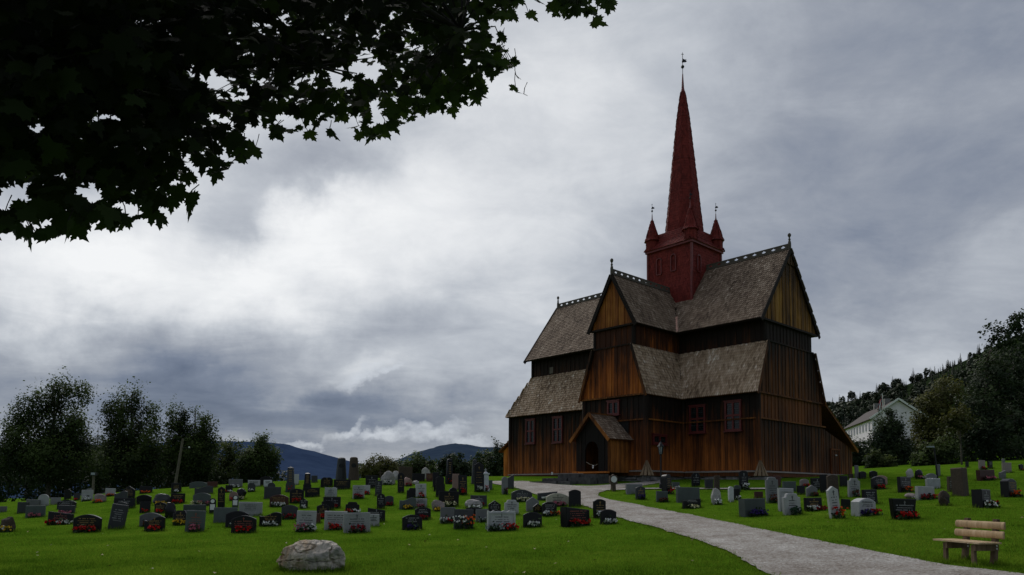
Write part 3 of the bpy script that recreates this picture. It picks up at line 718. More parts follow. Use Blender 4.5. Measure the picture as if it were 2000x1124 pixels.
# rope across the porch doorway with a small sign hanging from it
rl, rr_ = on_plane(1145.5, 903, 1, PV-.06), on_plane(1167, 907, 1, PV-.06); rm = on_plane(1158.5, 909, 1, PV-.06)
root = empty('door_rope', CC+CU*rm.x+CV*rm.y+Vector((0, 0, rm.z)), PSI); tag(root, 'white rope hung across the dark porch doorway with a small sign', 'rope barrier')
w = MB(); w.tube([rl-rm, (rl-rm)*.5+Vector((0, 0, -.04)), Vector((0, 0, 0)), (rr_-rm)*.5+Vector((0, 0, -.04)), rr_-rm], .012); w.build('rope', 'rope', root)
w = MB(); w.box((-.055, -.02, -.19), (.055, 0, -.01)); sg_ = w.build('sign', 'white_paint', root)
w = MB(); w.box((-.025, -.028, -.13), (.025, -.022, -.06)); w.build('symbol', 'letter_ink', sg_)

# -- red central tower
tw_ = MB()
def ring_wall(mb, half, z0, z1, ntop=None, w=.14, e=.2, faces=4):
    ntop = half if ntop is None else ntop
    for k in range(4):
        c, s = math.cos(k*math.pi/2), math.sin(k*math.pi/2)
        rot = lambda x, y, z: (x*c-y*s, x*s+y*c, z)
        q = [rot(-half, -half, z0), rot(half, -half, z0), rot(ntop, -ntop, z1), rot(-ntop, -ntop, z1)]
        slab(mb, q, .05, 0, .3); shingles(mb, q, w, e, 1, None, .028)
mr = ['red_paint', 'shingle_red']
ring_wall(tw_, a_, 10.2, Hs-.1, a_-.02)
tower = tw_.build('tower', mr, church)
for sx_ in (-1, 1):
    for sy in (-1, 1):
        w = MB(); w.bar((sx_*(a_+.01), sy*(a_+.01), 10.4), (sx_*(a_+.01), sy*(a_+.01), Hs-.1), .14, .14, t=.5); w.build('corner_board', 'red_paint', tower)
def blind_arch(c, axis):
    w = MB(); h, wd = 1.0, .20
    pts = [(-wd, -h/2), (-wd, h/2)] + [(-wd*math.cos(t), h/2+wd*math.sin(t)) for t in np.linspace(.2, math.pi-.2, 7)] + [(wd, h/2), (wd, -h/2)]
    for (s0, z0), (s1, z1) in zip(pts, pts[1:]+pts[:1]):
        p = (c[0]+s0, -a_-.05, c[2]+z0) if axis == 1 else (a_+.05, c[1]+s0, c[2]+z0); q = (c[0]+s1, -a_-.05, c[2]+z1) if axis == 1 else (a_+.05, c[1]+s1, c[2]+z1)
        w.bar(p, q, .07, .08, (0, 1, 0) if axis == 1 else (1, 0, 0))
    w.build('blind_arch', 'red_paint', tower)
for px, py in ((1288, 524), (1316, 516)): blind_arch(on_plane(px, py, 1, -a_), 1)
blind_arch(on_plane(1364, 518, 0, a_), 0)
# skirt roof, four corner turrets and the spire
r = MB(); prof = [(b_+.05, Hs-.12), (1.62, Hs+.42), (1.36, Hs+1.15)]
for (h0, z0), (h1, z1) in zip(prof, prof[1:]): ring_wall(r, h0, z0, z1, h1, .15, .17)
r.box((-b_, -b_, Hs-.28), (b_, b_, Hs-.16))
r.build('skirt_roof', mr, tower)
sp = MB(); PROF = [(1.42, Hs+.85), (1.15, Hs+3.4), (.82, Hs+6.6), (.46, Hs+10), (.20, Hs+11.75), (.14, Hs+12.0)]
for k in range(8):
    a0, a1 = math.pi/8+k*math.pi/4, math.pi/8+(k+1)*math.pi/4
    for (r0, z0), (r1, z1) in zip(PROF, PROF[1:]):
        q = [(r0*math.cos(a0), r0*math.sin(a0), z0), (r0*math.cos(a1), r0*math.sin(a1), z0), (r1*math.cos(a1), r1*math.sin(a1), z1), (r1*math.cos(a0), r1*math.sin(a0), z1)]
        sp.face(q, 0, .3); shingles(sp, q, .13, .2, 1, None, .03)
sp.lathe([(.20, Hs+11.7), (.17, Hs+11.95), (.10, Hs+12.3), (.07, Hs+12.8), (.035, Hs+13.4)], 8, t=.4)
spire = sp.build('spire', mr, tower)
def vane(mb, c, s, h):
    c = Vector(c); mb.tube([c, c+Vector((0, 0, h))], .022*s, 6)
    mb.lathe([(.01, -.13*s), (.09*s, -.09*s), (.13*s, 0), (.09*s, .09*s), (.01, .13*s)], 10, tuple(c+Vector((0, 0, h*.40))))
    z = c.z+h*.62
    pts = [(-.05, 0), (.24*s, .03*s), (.34*s, .12*s), (.22*s, .15*s), (.30*s, .24*s), (.16*s, .23*s), (.02, .30*s), (-.05, .12*s)]
    for k in (-.012, .012):
        P = [c+CVL*x+CNL*k+Vector((0, 0, z-c.z+y)) for x, y in pts]; mb.face(P if k > 0 else P[::-1])
    mb.tube([(c.x, c.y, c.z+h), (c.x, c.y, c.z+h*1.14)], .018*s, 5); mb.bar(c+CVL*(-.09*s)+Vector((0, 0, h*1.05)), c+CVL*(.09*s)+Vector((0, 0, h*1.05)), .03*s, .03*s)
CVL = Vector((.67, .74, 0)).normalized(); CNL = Vector((CVL.y, -CVL.x, 0))
w = MB(); vane(w, (0, 0, Hs+13.35), 1.0, 1.5); w.build('weather_vane', 'iron', spire)
for sx_ in (-1, 1):
    for sy in (-1, 1):
        c = (sx_*1.63, sy*1.63, 0); t_ = MB(); Z = Hs-.28
        bz = [(.24, Z-.02), (.44, Z+.25), (.44, Z+1.0)]
        t_.lathe(bz, 8, c, math.pi/8, 0, .5)
        for k in range(8):
            a0, a1 = math.pi/8+k*math.pi/4, math.pi/8+(k+1)*math.pi/4
            for (r0, z0), (r1, z1) in (((.45, Z+.22), (.45, Z+.98)), ((.58, Z+.94), (.46, Z+1.15)), ((.46, Z+1.15), (.37, Z+1.55)), ((.37, Z+1.55), (.21, Z+2.05)), ((.21, Z+2.05), (.07, Z+2.5))):
                q = [(c[0]+r0*math.cos(a0), c[1]+r0*math.sin(a0), z0), (c[0]+r0*math.cos(a1), c[1]+r0*math.sin(a1), z0), (c[0]+r1*math.cos(a1), c[1]+r1*math.sin(a1), z1), (c[0]+r1*math.cos(a0), c[1]+r1*math.sin(a0), z1)]
                t_.face(q, 0, .3); shingles(t_, q, .13, .15, 1, None, .02)
        t_.lathe([(.59, Z+.92), (.1, Z+.94)], 8, c, math.pi/8, 0, .2)
        t_.lathe([(.08, Z+2.45), (.04, Z+2.7), (.025, Z+3.0)], 8, c, 0, 0, .4)
        t = t_.build('turret', mr, tower)
        w = MB(); vane(w, (c[0], c[1], Z+2.95), .58, .75); w.build('weather_vane', 'iron', t)

# ------------------------------------------------------------------ stone steps and small things by the church
def rock_mesh(mb, c, sx, sy, sz, seed, sub=2, rough=.35, flat=0.0, m=0):
    """angular stone: a cut-and-jittered ball"""
    import bmesh
    bm = bmesh.new(); bmesh.ops.create_icosphere(bm, subdivisions=sub, radius=1); rs = random.Random(seed)
    planes = []
    for _ in range(9):
        n = Vector((rs.gauss(0, 1), rs.gauss(0, 1), rs.gauss(0, .7))).normalized(); planes.append((n, rs.uniform(.62, .92)))
    for v in bm.verts:
        p = v.co.copy()
        for n, d in planes:
            k = p.dot(n)-d
            if k > 0: p -= n*k*.95
        p *= 1+rough*.5*noise.noise(p*1.7+Vector((seed*3.1, 0, 0)))+rough*.22*noise.noise(p*5+Vector((0, seed*1.7, 0)))
        if flat and p.z > flat: p.z = flat+(p.z-flat)*.25
        v.co = p
    i = len(mb.v); mb.v += [(c[0]+v.co.x*sx, c[1]+v.co.y*sy, c[2]+v.co.z*sz) for v in bm.verts]
    for f in bm.faces: mb.f.append(tuple(i+v.index for v in f.verts)); mb.m.append(m); mb.t.append(rs.random())
    bm.free()
pf = CC+CU*0+CV*(PV-.75)
steps = empty('stone_steps', (pf.x, pf.y, gz(pf.x, pf.y)), PSI); tag(steps, 'rough dark slate steps laid before the church porch door', 'steps')
zg = gz(pf.x, pf.y)-CC.z
for k, (x0, x1, y0, y1, z0, z1) in enumerate(((-1.75, 1.5, -.45, .6, zg-.2, -.16), (-2.5, 1.5, -1.15, -.46, zg-.2, -.16-(-.16-zg)*.45), (-2.9, .6, -1.8, -1.17, zg-.2, -.16-(-.16-zg)*.85))):
    w = MB(); x = x0
    while x < x1:
        e = min(x1, x+U(1.3, 2.6)); j = U(-.12, .12)
        w.hexa([(x, y0+j, z0-zg), (e-.02, y0+j+U(-.05, .05), z0-zg), (e-.02, y1, z0-zg), (x, y1, z0-zg), (x+.02, y0+j+.03, z1-zg+U(-.03, .02)), (e-.04, y0+j+.02, z1-zg+U(-.03, .02)), (e-.02, y1, z1-zg), (x, y1, z1-zg)], 0, random.random()); x = e
    w.build('step', 'slate_step', steps)
w = MB()
for k in range(0): rock_mesh(w, (2.0+U(-.3, .6), -.6+U(-.5, .5), .05), U(.12, .3), U(.12, .25), U(.1, .2), 40+k, 1)

def thing_at(name, px, py, label, cat, group=None, Y=None):
    p = ground_hit(px, py) if Y is None else Vector((at_depth(px, py, Y).x, Y, 0))
    o = empty(name, (p.x, p.y, gz(p.x, p.y))); tag(o, label, cat, group); return o, p.y/FPX*1.0
# lantern on a black post
def sz(px, depth): return px*depth/FPX
o, k = thing_at('lantern_post', 1291, 956, 'slim black iron lantern on a tall post before the church wall', 'lamp post')
h = (956-889)*k*1.0
w = MB(); w.lathe([(.09, 0), (.09, .25), (.04, .32), (.03, h), (.07, h+.03)], 10); w.build('post', 'iron', o)
w = MB(); w.lathe([(.07, h+.03), (.12, h+.42)], 6); ln = w.build('lantern', 'lamp_glass', o)
w = MB()
for i in range(6):
    a = i*math.pi/3; w.bar((.075*math.cos(a), .075*math.sin(a), h+.03), (.13*math.cos(a), .13*math.sin(a), h+.43), .035, .035)
w.lathe([(.18, h+.42), (.08, h+.58), (.03, h+.66), (.02, h+.72)], 6); w.build('lantern_frame', 'iron', ln)
# low-level path lamp on a wooden post at the left edge
o, k = thing_at('lamp_post', 181, 958, 'short wooden post with a boxy lamp head before the dark thicket', 'lamp post')
h = (958-921)*k
w = MB(); w.tube([(0, 0, -.2), (.03, 0, h)], [.10, .08], 8); w.build('post', 'pole_wood', o)
w = MB(); w.box((-.12, -.14, h), (.22, .14, h+.24)); hd = w.build('lamp_head', 'iron', o)
w = MB(); w.box((-.10, -.15, h+.05), (.20, -.142, h+.22)); w.build('lamp_glass', 'lamp_glass', hd)
# old leaning utility pole
p = at_depth(340, 945, 62); o = empty('utility_pole', (p.x, 62, gz(p.x, 62))); tag(o, 'leaning bare timber utility pole with a thin crossbar before the birches', 'pole')
h = (960-862)*62/FPX
w = MB(); w.tube([(0, 0, -.5), (h*.14, 0, h)], [.14, .10], 8); w.build('post', 'pole_wood', o)
w = MB(); w.bar((h*.13-.1, 0, h*.82), (h*.13+.75, 0, h*.80), .06, .06); w.build('crossbar', 'iron', o)
w = MB(); w.lathe([(.05, 0), (.09, .06), (.05, .14)], 8, (h*.13+.62, 0, h*.81)); w.build('insulator', 'white_paint', o)
# street lamp among the right-hand graves
p = ground_hit(1831, 936); o = empty('lamp_post', (p.x, p.y, gz(p.x, p.y))); tag(o, 'tall thin dark lamp post with a white head under the dark trees', 'lamp post')
h = (936-874)*p.y/FPX
w = MB(); w.tube([(0, 0, 0), (-.12, 0, h*.96), (-.22, 0, h)], [.05, .035, .03], 8); w.build('post', 'iron', o)
w = MB(); w.box((-.48, -.09, h-.02), (-.16, .09, h+.06)); w.build('lamp_head', 'lamp_glass', o)

# boulder
p = ground_hit(604, 1117); w = MB(); import bmesh
bm = bmesh.new(); rs = random.Random(29); hw = 66*p.y/FPX; hh_ = 60*p.y/FPX
HULL = [(-1, -.35, -.1), (-.92, -.2, .35), (-.62, -.55, .62), (-.45, -.1, .88), (-.12, -.62, .80), (.05, -.25, 1.0), (.42, -.55, .86), (.55, -.1, .95), (.86, -.42, .66), (1.0, -.2, .2), (.98, -.3, -.4), (.55, -.92, .1), (.10, -1.0, .16), (-.35, -.98, .10), (-.72, -.85, -.05), (-.55, -.75, -.6), (.3, -.95, -.5), (.8, -.6, -.5), (0, .9, .5), (-.6, .7, .4), (.6, .7, .5), (-.8, .5, -.6), (.8, .5, -.6), (0, .9, -.6), (-.95, 0, -.6), (.62, -.82, .42), (-.2, -.9, .5)]
for c in HULL: bm.verts.new(Vector(c)+Vector((rs.gauss(0, .03), rs.gauss(0, .03), rs.gauss(0, .02))))
r_ = bmesh.ops.convex_hull(bm, input=bm.verts[:]); bmesh.ops.delete(bm, geom=list(set(r_['geom_unused']+r_['geom_interior'])), context='VERTS')
bmesh.ops.triangulate(bm, faces=bm.faces[:]); bmesh.ops.subdivide_edges(bm, edges=bm.edges[:], cuts=11, use_grid_fill=True)
bmesh.ops.triangulate(bm, faces=bm.faces[:])
bmesh.ops.smooth_vert(bm, verts=bm.verts[:], factor=.5, use_axis_x=True, use_axis_y=True, use_axis_z=True)
bm.normal_update()
for v in bm.verts:
    c = v.co.copy(); q = c*1.9+Vector((5, 2, 8)); crack = abs(noise.noise(q+Vector((noise.noise(q*.8)*.9, 0, 0))))
    c -= v.normal*(.16*math.exp(-(crack/.045)**2)); c += v.normal*(.07*noise.noise(c*2.6)+.05*abs(noise.noise(c*5+Vector((2, 0, 0))))+.022*noise.noise(c*13))
    v.co = Vector((c.x*hw*.98, c.y*hw*.66, c.z*hh_*.62))
w.v = [tuple(v.co) for v in bm.verts]; bm.verts.index_update()
for f in bm.faces: w.f.append(tuple(v.index for v in f.verts)); w.m.append(0); w.t.append(.5)
bm.free()
o = w.build('boulder', 'boulder', None, (p.x, p.y+.25, gz(p.x, p.y)+.22)); tag(o, 'large angular grey and tan boulder lying on the open lawn', 'boulder')

# bench: half-log back rails and slatted seat on sawn posts
bp = ground_hit(1868, 1102); seat_l = at_depth(1820, 1052, bp.y)
f0, f1 = ground_hit(1841, 1100), ground_hit(1900, 1109)
b3 = ground_hit(1948, 1104)
dv = Vector((f1.x-f0.x, f1.y-f0.y, 0)); bl = 1.12
ang = R(-77)
bench = empty('park_bench', (bp.x+.29, bp.y+.06, gz(bp.x+.29, bp.y+.06)), ang); bench.scale = (.88, .88, .88); tag(bench, 'pale new timber bench with log back rails facing the gravel path', 'bench')
sh = .46
for sx_ in (-.35, .35):
    w = MB(); w.box((sx_-.035, -.29, -.15), (sx_+.035, -.22, sh-.06)); w.build('leg', 'wood_leg', bench)
    w = MB(); w.hexa([(sx_-.05, .16, -.15), (sx_+.05, .16, -.15), (sx_+.05, .26, -.15), (sx_-.05, .26, -.15), (sx_-.05, .30, .92), (sx_+.05, .30, .92), (sx_+.05, .38, .92), (sx_-.05, .38, .92)]); w.build('leg', 'wood_leg', bench)
    w = MB(); w.box((sx_+.052, -.32, sh-.18), (sx_+.10, .27, sh-.045)); st = w.build('seat_bearer', 'wood_leg', bench)
    w = MB()
    for z in (sh-.14, sh-.08): w.lathe([(.016, 0), (.016, .012)], 8, (0, 0, 0))
    for i, v in enumerate(w.v): 
        z = sh-.14 if i < 16 else sh-.08; w.v[i] = (sx_+.10+v[2], .21+v[0], z+v[1])
    w.build('bolt', 'white_paint', st)
for i in range(4):
    y = -.36+i*.145
    w = MB(); w.box((-.58, y, sh-.034), (.58, y+.125, sh)); w.build('seat_board', 'wood_pale', bench)
for i, z in enumerate((.60, .79)):
    w = MB(); y = .235+i*.03; n = 10; ring = []
    for x in (-.60, -.585, .585, .60):
        r = .078 if abs(x) < .59 else .066
        ring.append([(x, y-(r*.55)*math.sin(math.pi*t/n)+.03, z+.0-r*math.cos(math.pi*t/n)) for t in range(n+1)])
    i0 = len(w.v)
    for rg in ring: w.v += rg
    m_ = n+1
    for a in range(3):
        for t in range(m_):
            b2 = (t+1) % m_; w.f.append((i0+a*m_+t, i0+a*m_+b2, i0+(a+1)*m_+b2, i0+(a+1)*m_+t)); w.m.append(0); w.t.append(.7)
    w.f.append(tuple(i0+t for t in range(m_))[::-1]); w.m.append(0); w.t.append(.3); w.f.append(tuple(i0+3*m_+t for t in range(m_))); w.m.append(0); w.t.append(.3)
    w.build('backrest', 'wood_pale', bench)

# ------------------------------------------------------------------ grass
def grass(n, ymin, ymax, hgt, wid, name, label):
    Y = (ymin**-1.2 + RNG.random(n*2)*(ymax**-1.2-ymin**-1.2))**(-1/1.2); half = 1020/FPX*Y+6
    X = (RNG.random(n*2)*2-1)*half
    k = ~inside(PATH, X, Y) & ~inside(STRIP, X, Y)
    uu, vv = (X-CC.x)*CU.x+(Y-CC.y)*CU.y, (X-CC.x)*CV.x+(Y-CC.y)*CV.y
    k &= ~((uu > -LLw2-.3) & (uu < LRw+.3) & (vv > -ww-.3) & (vv < w3)) & ~((abs(uu) < tw+.3) & (vv > -LSw-.3) & (vv < 0)) & ~((abs(uu) < 3) & (vv > PV-2.4) & (vv < -LSw))
    X, Y = X[k][:n], Y[k][:n]; n = len(X); Z = terr(X, Y)-.012
    a = RNG.random(n)*6.283; l = hgt*(.6+.8*RNG.random(n)); le = (RNG.random((n, 2))-.5)*hgt*1.3; wd2 = wid*(.7+.6*RNG.random(n))/2
    c, s_ = np.cos(a)*wd2, np.sin(a)*wd2
    P = np.stack([np.stack([X-c, Y-s_, Z], 1), np.stack([X+c, Y+s_, Z], 1), np.stack([X+le[:, 0], Y+le[:, 1], Z+l], 1)], 1).reshape(-1, 3)
    pn = np.array([noise.noise((x*.5, y*.5, 0))+.5*noise.noise((x*2.3, y*2.3, 5)) for x, y in zip(X, Y)])
    o = np_mesh(name, P, 3, np.clip(.5+pn*.45+(RNG.random(n)-.5)*.5, 0, 1), 'blade'); tag(o, label, 'grass', kind='stuff')
grass(330000, 11, 50, .055, .016, 'lawn_grass', 'short mown green grass covering the churchyard lawn')
# ------------------------------------------------------------------ trees
def leaf_cloud(blobs, n, size, per=26, spread=.5, droop=.0, shell=.55, seed=1):
    """leaf quads on many small hanging sprays set through a group of ellipsoids (cx,cy,cz,rx,ry,rz)"""
    g = np.random.default_rng(seed); B = np.array(blobs, float); wgt = (B[:, 3]*B[:, 4]*B[:, 5])**.75; wgt /= wgt.sum()
    per = int(per*1.6); nc = max(1, n//per); bi = g.choice(len(B), nc, p=wgt); d = g.normal(size=(nc, 3)); d /= np.linalg.norm(d, axis=1)[:, None]
    rad = shell+(1-shell)*g.random(nc)**.5; rad *= 1+.05*g.normal(size=nc)
    cc = B[bi, :3]+d*B[bi, 3:]*rad[:, None]
    lump = np.array([noise.noise((x*.55+seed, y*.55, z*.55)) for x, y, z in cc])
    tone_c = np.clip(.26+.36*d[:, 2]*rad+.5*lump+.12*g.normal(size=nc), 0, 1)  # higher leaves toned lighter: top light painted into the colour
    sp = spread*(.55+.7*g.random(nc)); dirs = g.normal(size=(nc, 3)); dirs[:, 2] -= droop*2.2; dirs /= np.linalg.norm(dirs, axis=1)[:, None]
    u = g.normal(size=(nc, per)); u = np.sign(u)*np.minimum(np.abs(u), 1.3)
    off = np.clip(g.normal(size=(nc, per, 3)), -1.6, 1.6)*(sp*.55)[:, None, None]+dirs[:, None, :]*(u*sp[:, None]*(1.0+droop))[:, :, None]
    p = (cc[:, None, :]+off).reshape(-1, 3)
    N = len(p); t = np.repeat(tone_c, per)+(g.random(N)-.5)*.14+np.clip(off.reshape(-1, 3)[:, 2]*.25, -.2, .2)  # upper leaves of each spray lightened too, as painted top light
    nn = np.repeat(d+np.array([0, 0, .5]), per, 0)+g.normal(size=(N, 3))*.55; nn /= np.linalg.norm(nn, axis=1)[:, None]; a = np.cross(nn, g.normal(size=(N, 3))); a /= np.linalg.norm(a, axis=1)[:, None]; b = np.cross(a, nn)
    s = size*(.6+.8*g.random(N))[:, None]
    Q = np.stack([p-a*s*.5, p+b*s*.38, p+a*s*.6, p-b*s*.38], 1).reshape(-1, 3)
    return Q, np.clip(t, 0, 1)
def limb_mesh(trunk_h, r, blobs, seed, lean=0, mat='bark', parent=None, name='trunk'):
    rs = random.Random(seed); w = MB(); n = 7
    pts = [Vector((lean*(i/n)**1.5+.15*r*rs.uniform(-1, 1)*i, .15*r*rs.uniform(-1, 1)*i, -.4+(trunk_h+.4)*i/n)) for i in range(n+1)]
    w.tube(pts, [r*(1-.75*i/n) for i in range(n+1)], 8)
    t = w.build(name, mat, parent, smooth=True)
    w = MB()
    for bx_, by, bz, rx, ry, rz in blobs:
        for q in range(2):
            e = Vector((bx_+rs.uniform(-.5, .5)*rx, by+rs.uniform(-.5, .5)*ry, bz+rs.uniform(-.1, .6)*rz)); k = rs.randint(2, n-1); s = pts[k]
            m = s.lerp(e, .5)+Vector((0, 0, -.08*(e-s).length)); w.tube([s, m, e], [r*.38, r*.2, r*.05], 5)
    w.build('limb', mat, parent, smooth=True)
    return t
def tree(name, X, Y, blobs, n, leaf, mat, label, group=None, th=None, r=.22, size=None, droop=0, seed=1, spread=.5, per=26, shell=.5, lean=0, bark='bark', z=None, cat='tree'):
    o = empty(name, (X, Y, gz(X, Y) if z is None else z)); tag(o, label, cat, group)
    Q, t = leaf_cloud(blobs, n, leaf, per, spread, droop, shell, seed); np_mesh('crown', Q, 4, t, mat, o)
    limb_mesh(th or max(b[2] for b in blobs), r, blobs, seed, lean, bark, o); return o
def crown_from_px(cols, Y, zb, depth=.8, seed=1):
    """crown ellipsoids from an outline: list of (px, top_py, bottom_py, half_width_px) at distance Y, relative to base point (X0, Y, zb)"""
    out = []
    for px, pt, pb, hw_ in cols:
        a, b = at_depth(px, pt, Y), at_depth(px, pb, Y); out.append((a.x, 0, (a.z+b.z)/2, hw_*Y/FPX, hw_*Y/FPX*depth, abs(a.z-b.z)/2))
    return out
def px_tree(name, base_px, Y, cols, n, leaf, mat, label, group=None, zb=None, **kw):
    X = at_depth(base_px, 950, Y).x; z0 = gz(X, Y) if zb is None else zb
    bl = [(x-X, y+random.Random(i).uniform(-.4, .4)*ry, z-z0, rx, ry, rz) for i, (x, y, z, rx, ry, rz) in enumerate(crown_from_px(cols, Y, 0))]
    return tree(name, X, Y, bl, n, leaf, mat, label, group, z=z0, th=max(b[2]+b[5]*.6 for b in bl), **kw)
GT = 'birch trees along the left edge of the churchyard'
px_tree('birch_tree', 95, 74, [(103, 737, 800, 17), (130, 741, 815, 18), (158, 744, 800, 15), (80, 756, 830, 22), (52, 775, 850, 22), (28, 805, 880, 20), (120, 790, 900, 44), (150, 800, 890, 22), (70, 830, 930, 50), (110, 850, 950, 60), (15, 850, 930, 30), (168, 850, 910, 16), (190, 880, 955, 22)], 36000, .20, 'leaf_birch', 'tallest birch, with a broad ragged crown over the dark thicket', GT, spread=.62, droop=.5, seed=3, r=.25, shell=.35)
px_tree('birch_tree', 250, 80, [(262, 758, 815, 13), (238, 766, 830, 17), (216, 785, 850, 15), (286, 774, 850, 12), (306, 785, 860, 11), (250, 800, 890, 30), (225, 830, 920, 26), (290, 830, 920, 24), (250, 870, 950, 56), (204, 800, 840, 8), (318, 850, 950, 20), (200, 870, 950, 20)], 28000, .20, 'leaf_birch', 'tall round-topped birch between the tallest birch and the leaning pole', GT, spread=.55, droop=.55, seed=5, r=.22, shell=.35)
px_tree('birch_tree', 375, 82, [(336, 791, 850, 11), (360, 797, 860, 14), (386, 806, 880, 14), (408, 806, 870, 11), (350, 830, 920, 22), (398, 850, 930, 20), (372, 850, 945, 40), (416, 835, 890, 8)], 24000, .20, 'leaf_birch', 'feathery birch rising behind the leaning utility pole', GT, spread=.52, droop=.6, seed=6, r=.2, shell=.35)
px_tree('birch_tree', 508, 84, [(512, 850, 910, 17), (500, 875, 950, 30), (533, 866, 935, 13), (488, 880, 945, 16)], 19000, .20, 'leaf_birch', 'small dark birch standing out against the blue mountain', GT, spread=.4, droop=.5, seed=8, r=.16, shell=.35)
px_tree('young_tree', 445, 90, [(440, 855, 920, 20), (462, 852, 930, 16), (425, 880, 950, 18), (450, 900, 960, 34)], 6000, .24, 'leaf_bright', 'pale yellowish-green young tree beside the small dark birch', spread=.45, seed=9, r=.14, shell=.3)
def spruce(name, X, Y, H, Rb, label, group=None, z=None, n=22, seed=1, parent=None, mat='needle'):
    rs = random.Random(seed); o = empty(name, (X, Y, gz(X, Y) if z is None else z)); tag(o, label, 'tree', group); w = MB()
    for i in range(n):
        f = i/n; zz = H*(.1+.9*f); r = Rb*(1-f)**.85+.05*Rb; m = int(10+rs.random()*4)
        for k in range(m):
            a = 6.283*k/m+rs.random(); rr = r*rs.uniform(.65, 1.15); d = Vector((math.cos(a), math.sin(a), 0)); s = Vector((-d.y, d.x, 0))*(rr*.33)
            c = Vector((0, 0, zz)); w.face([c, c+d*rr*.55+s-Vector((0, 0, rr*.18)), c+d*rr-Vector((0, 0, rr*.42)), c+d*rr*.55-s-Vector((0, 0, rr*.18))], 0, rs.random())
    w.build('crown', mat, o); w = MB(); w.tube([(0, 0, -.5), (0, 0, H*.95)], [H*.018, .02], 6); w.build('trunk', 'bark', o); return o
p = at_depth(186, 960, 88); spruce('spruce_tree', p.x, 88, (960-806)*88/FPX+1, 1.7, 'slim dark spruce showing between the two tallest birches', seed=4)
# dark undergrowth that closes the view below the birches
blobs = []
rs = random.Random(11)
for px in range(-120, 560, 16):
    top = 880 if px < 420 else 915; Y = rs.uniform(84, 104); a = at_depth(px, top+rs.uniform(-14, 22), Y); b = at_depth(px, 985, Y); blobs.append((a.x, Y, (a.z+b.z)/2-.3, 1.6, 1.5, (a.z-b.z)/2+.4))
blobs += [(at_depth(px, 905, 100).x, 100, at_depth(px, 905, 100).z, 2.6, 2, 3.4) for px in range(-100, 440, 22)]
Q, t = leaf_cloud(blobs, 60000, .32, 26, .6, 0, .3, 21); o = np_mesh('undergrowth', Q, 4, t*.7, 'leaf_dark'); tag(o, 'dark thicket filling the ground below the birches', 'undergrowth', kind='stuff')
# trees and bushes on the crest in the middle
GM = 'trees and bushes behind the crest of the graves'
px_tree('round_bush', 740, 62, [(740, 892, 945, 30), (722, 902, 945, 20), (760, 898, 945, 18)], 8000, .15, 'leaf_yellow', 'round yellow-green bush on the crest beside the two tall pillar stones', GM, spread=.3, seed=12, r=.08, shell=.5, cat='bush')
px_tree('leafy_tree', 812, 105, [(812, 888, 950, 26), (795, 900, 950, 24), (835, 893, 950, 22)], 6000, .30, 'leaf_birch', 'low pale leafy tree behind the crest under the mountain ridge', GM, spread=.5, seed=13, r=.15)
px_tree('leafy_tree', 888, 95, [(888, 884, 945, 24), (872, 895, 950, 18), (905, 895, 950, 18)], 6000, .28, 'leaf_dark', 'dark round leafy tree behind the tall black obelisks', GM, spread=.45, seed=14, r=.16)
px_tree('leafy_tree', 938, 110, [(935, 888, 945, 22), (955, 880, 945, 16)], 5000, .30, 'leaf_birch', 'green leafy tree behind the tall black pointed gravestone', GM, spread=.5, seed=15, r=.16)
px_tree('leafy_tree', 975, 98, [(972, 866, 945, 15), (985, 880, 948, 16), (960, 888, 945, 14)], 5000, .28, 'leaf_dark', 'dark leafy tree touching the west corner of the church', GM, spread=.45, seed=16, r=.16)
Q, t = leaf_cloud([(at_depth(px, 935, 120).x, 120, at_depth(px, 925+5*math.sin(px), 120).z-.6, 2.2, 2, 1.6) for px in range(700, 1000, 14)], 9000, .32, 26, .6, 0, .3, 31); o = np_mesh('undergrowth', Q, 4, t*.8, 'leaf_birch'); tag(o, 'hazy scrub closing the view below the middle trees', 'undergrowth', kind='stuff')
# right-hand side
GR = 'trees on the right slope'
px_tree('leafy_tree', 1738, 78, [(1735, 798, 870, 24), (1720, 825, 900, 26), (1757, 830, 905, 20), (1738, 850, 935, 40), (1748, 805, 850, 14)], 13000, .22, 'leaf_dark', 'dark bushy tree standing before the white building', GR, spread=.42, seed=41, r=.18, shell=.4)
px_tree('leafy_tree', 1690, 86, [(1690, 862, 935, 22), (1668, 850, 930, 20), (1705, 875, 935, 16), (1655, 870, 935, 14)], 7000, .24, 'leaf_dark', 'low dark bushy tree beside the low end of the church', GR, spread=.4, seed=42, r=.14, shell=.4)
px_tree('leafy_tree', 1715, 72, [(1712, 878, 935, 20), (1728, 890, 935, 18)], 4000, .22, 'leaf_bright', 'small bright green bush below the dark bushy tree', GR, spread=.35, seed=43, r=.1, shell=.4)
px_tree('leafy_tree', 1845, 92, [(1850, 738, 830, 38), (1815, 765, 870, 32), (1880, 760, 880, 34), (1840, 820, 930, 62), (1800, 800, 900, 22)], 19000, .28, 'leaf_yellow', 'broad yellow-green tree rising beside the gable of the white building', GR, spread=.6, seed=44, r=.3, shell=.35)
px_tree('leafy_tree', 1940, 70, [(1945, 690, 800, 48), (1905, 745, 870, 42), (1990, 660, 780, 50), (1950, 780, 930, 80), (1890, 820, 920, 40), (2030, 700, 900, 60)], 24000, .24, 'leaf_dark', 'great dark spreading tree towering above the upper graves', GR, spread=.6, seed=45, r=.35, shell=.35)
px_tree('leafy_tree', 1822, 66, [(1820, 862, 925, 20), (1840, 855, 925, 22), (1800, 880, 930, 18)], 6500, .2, 'leaf_birch', 'low green tree behind the white-headed lamp post', GR, spread=.35, seed=46, r=.12, shell=.4)
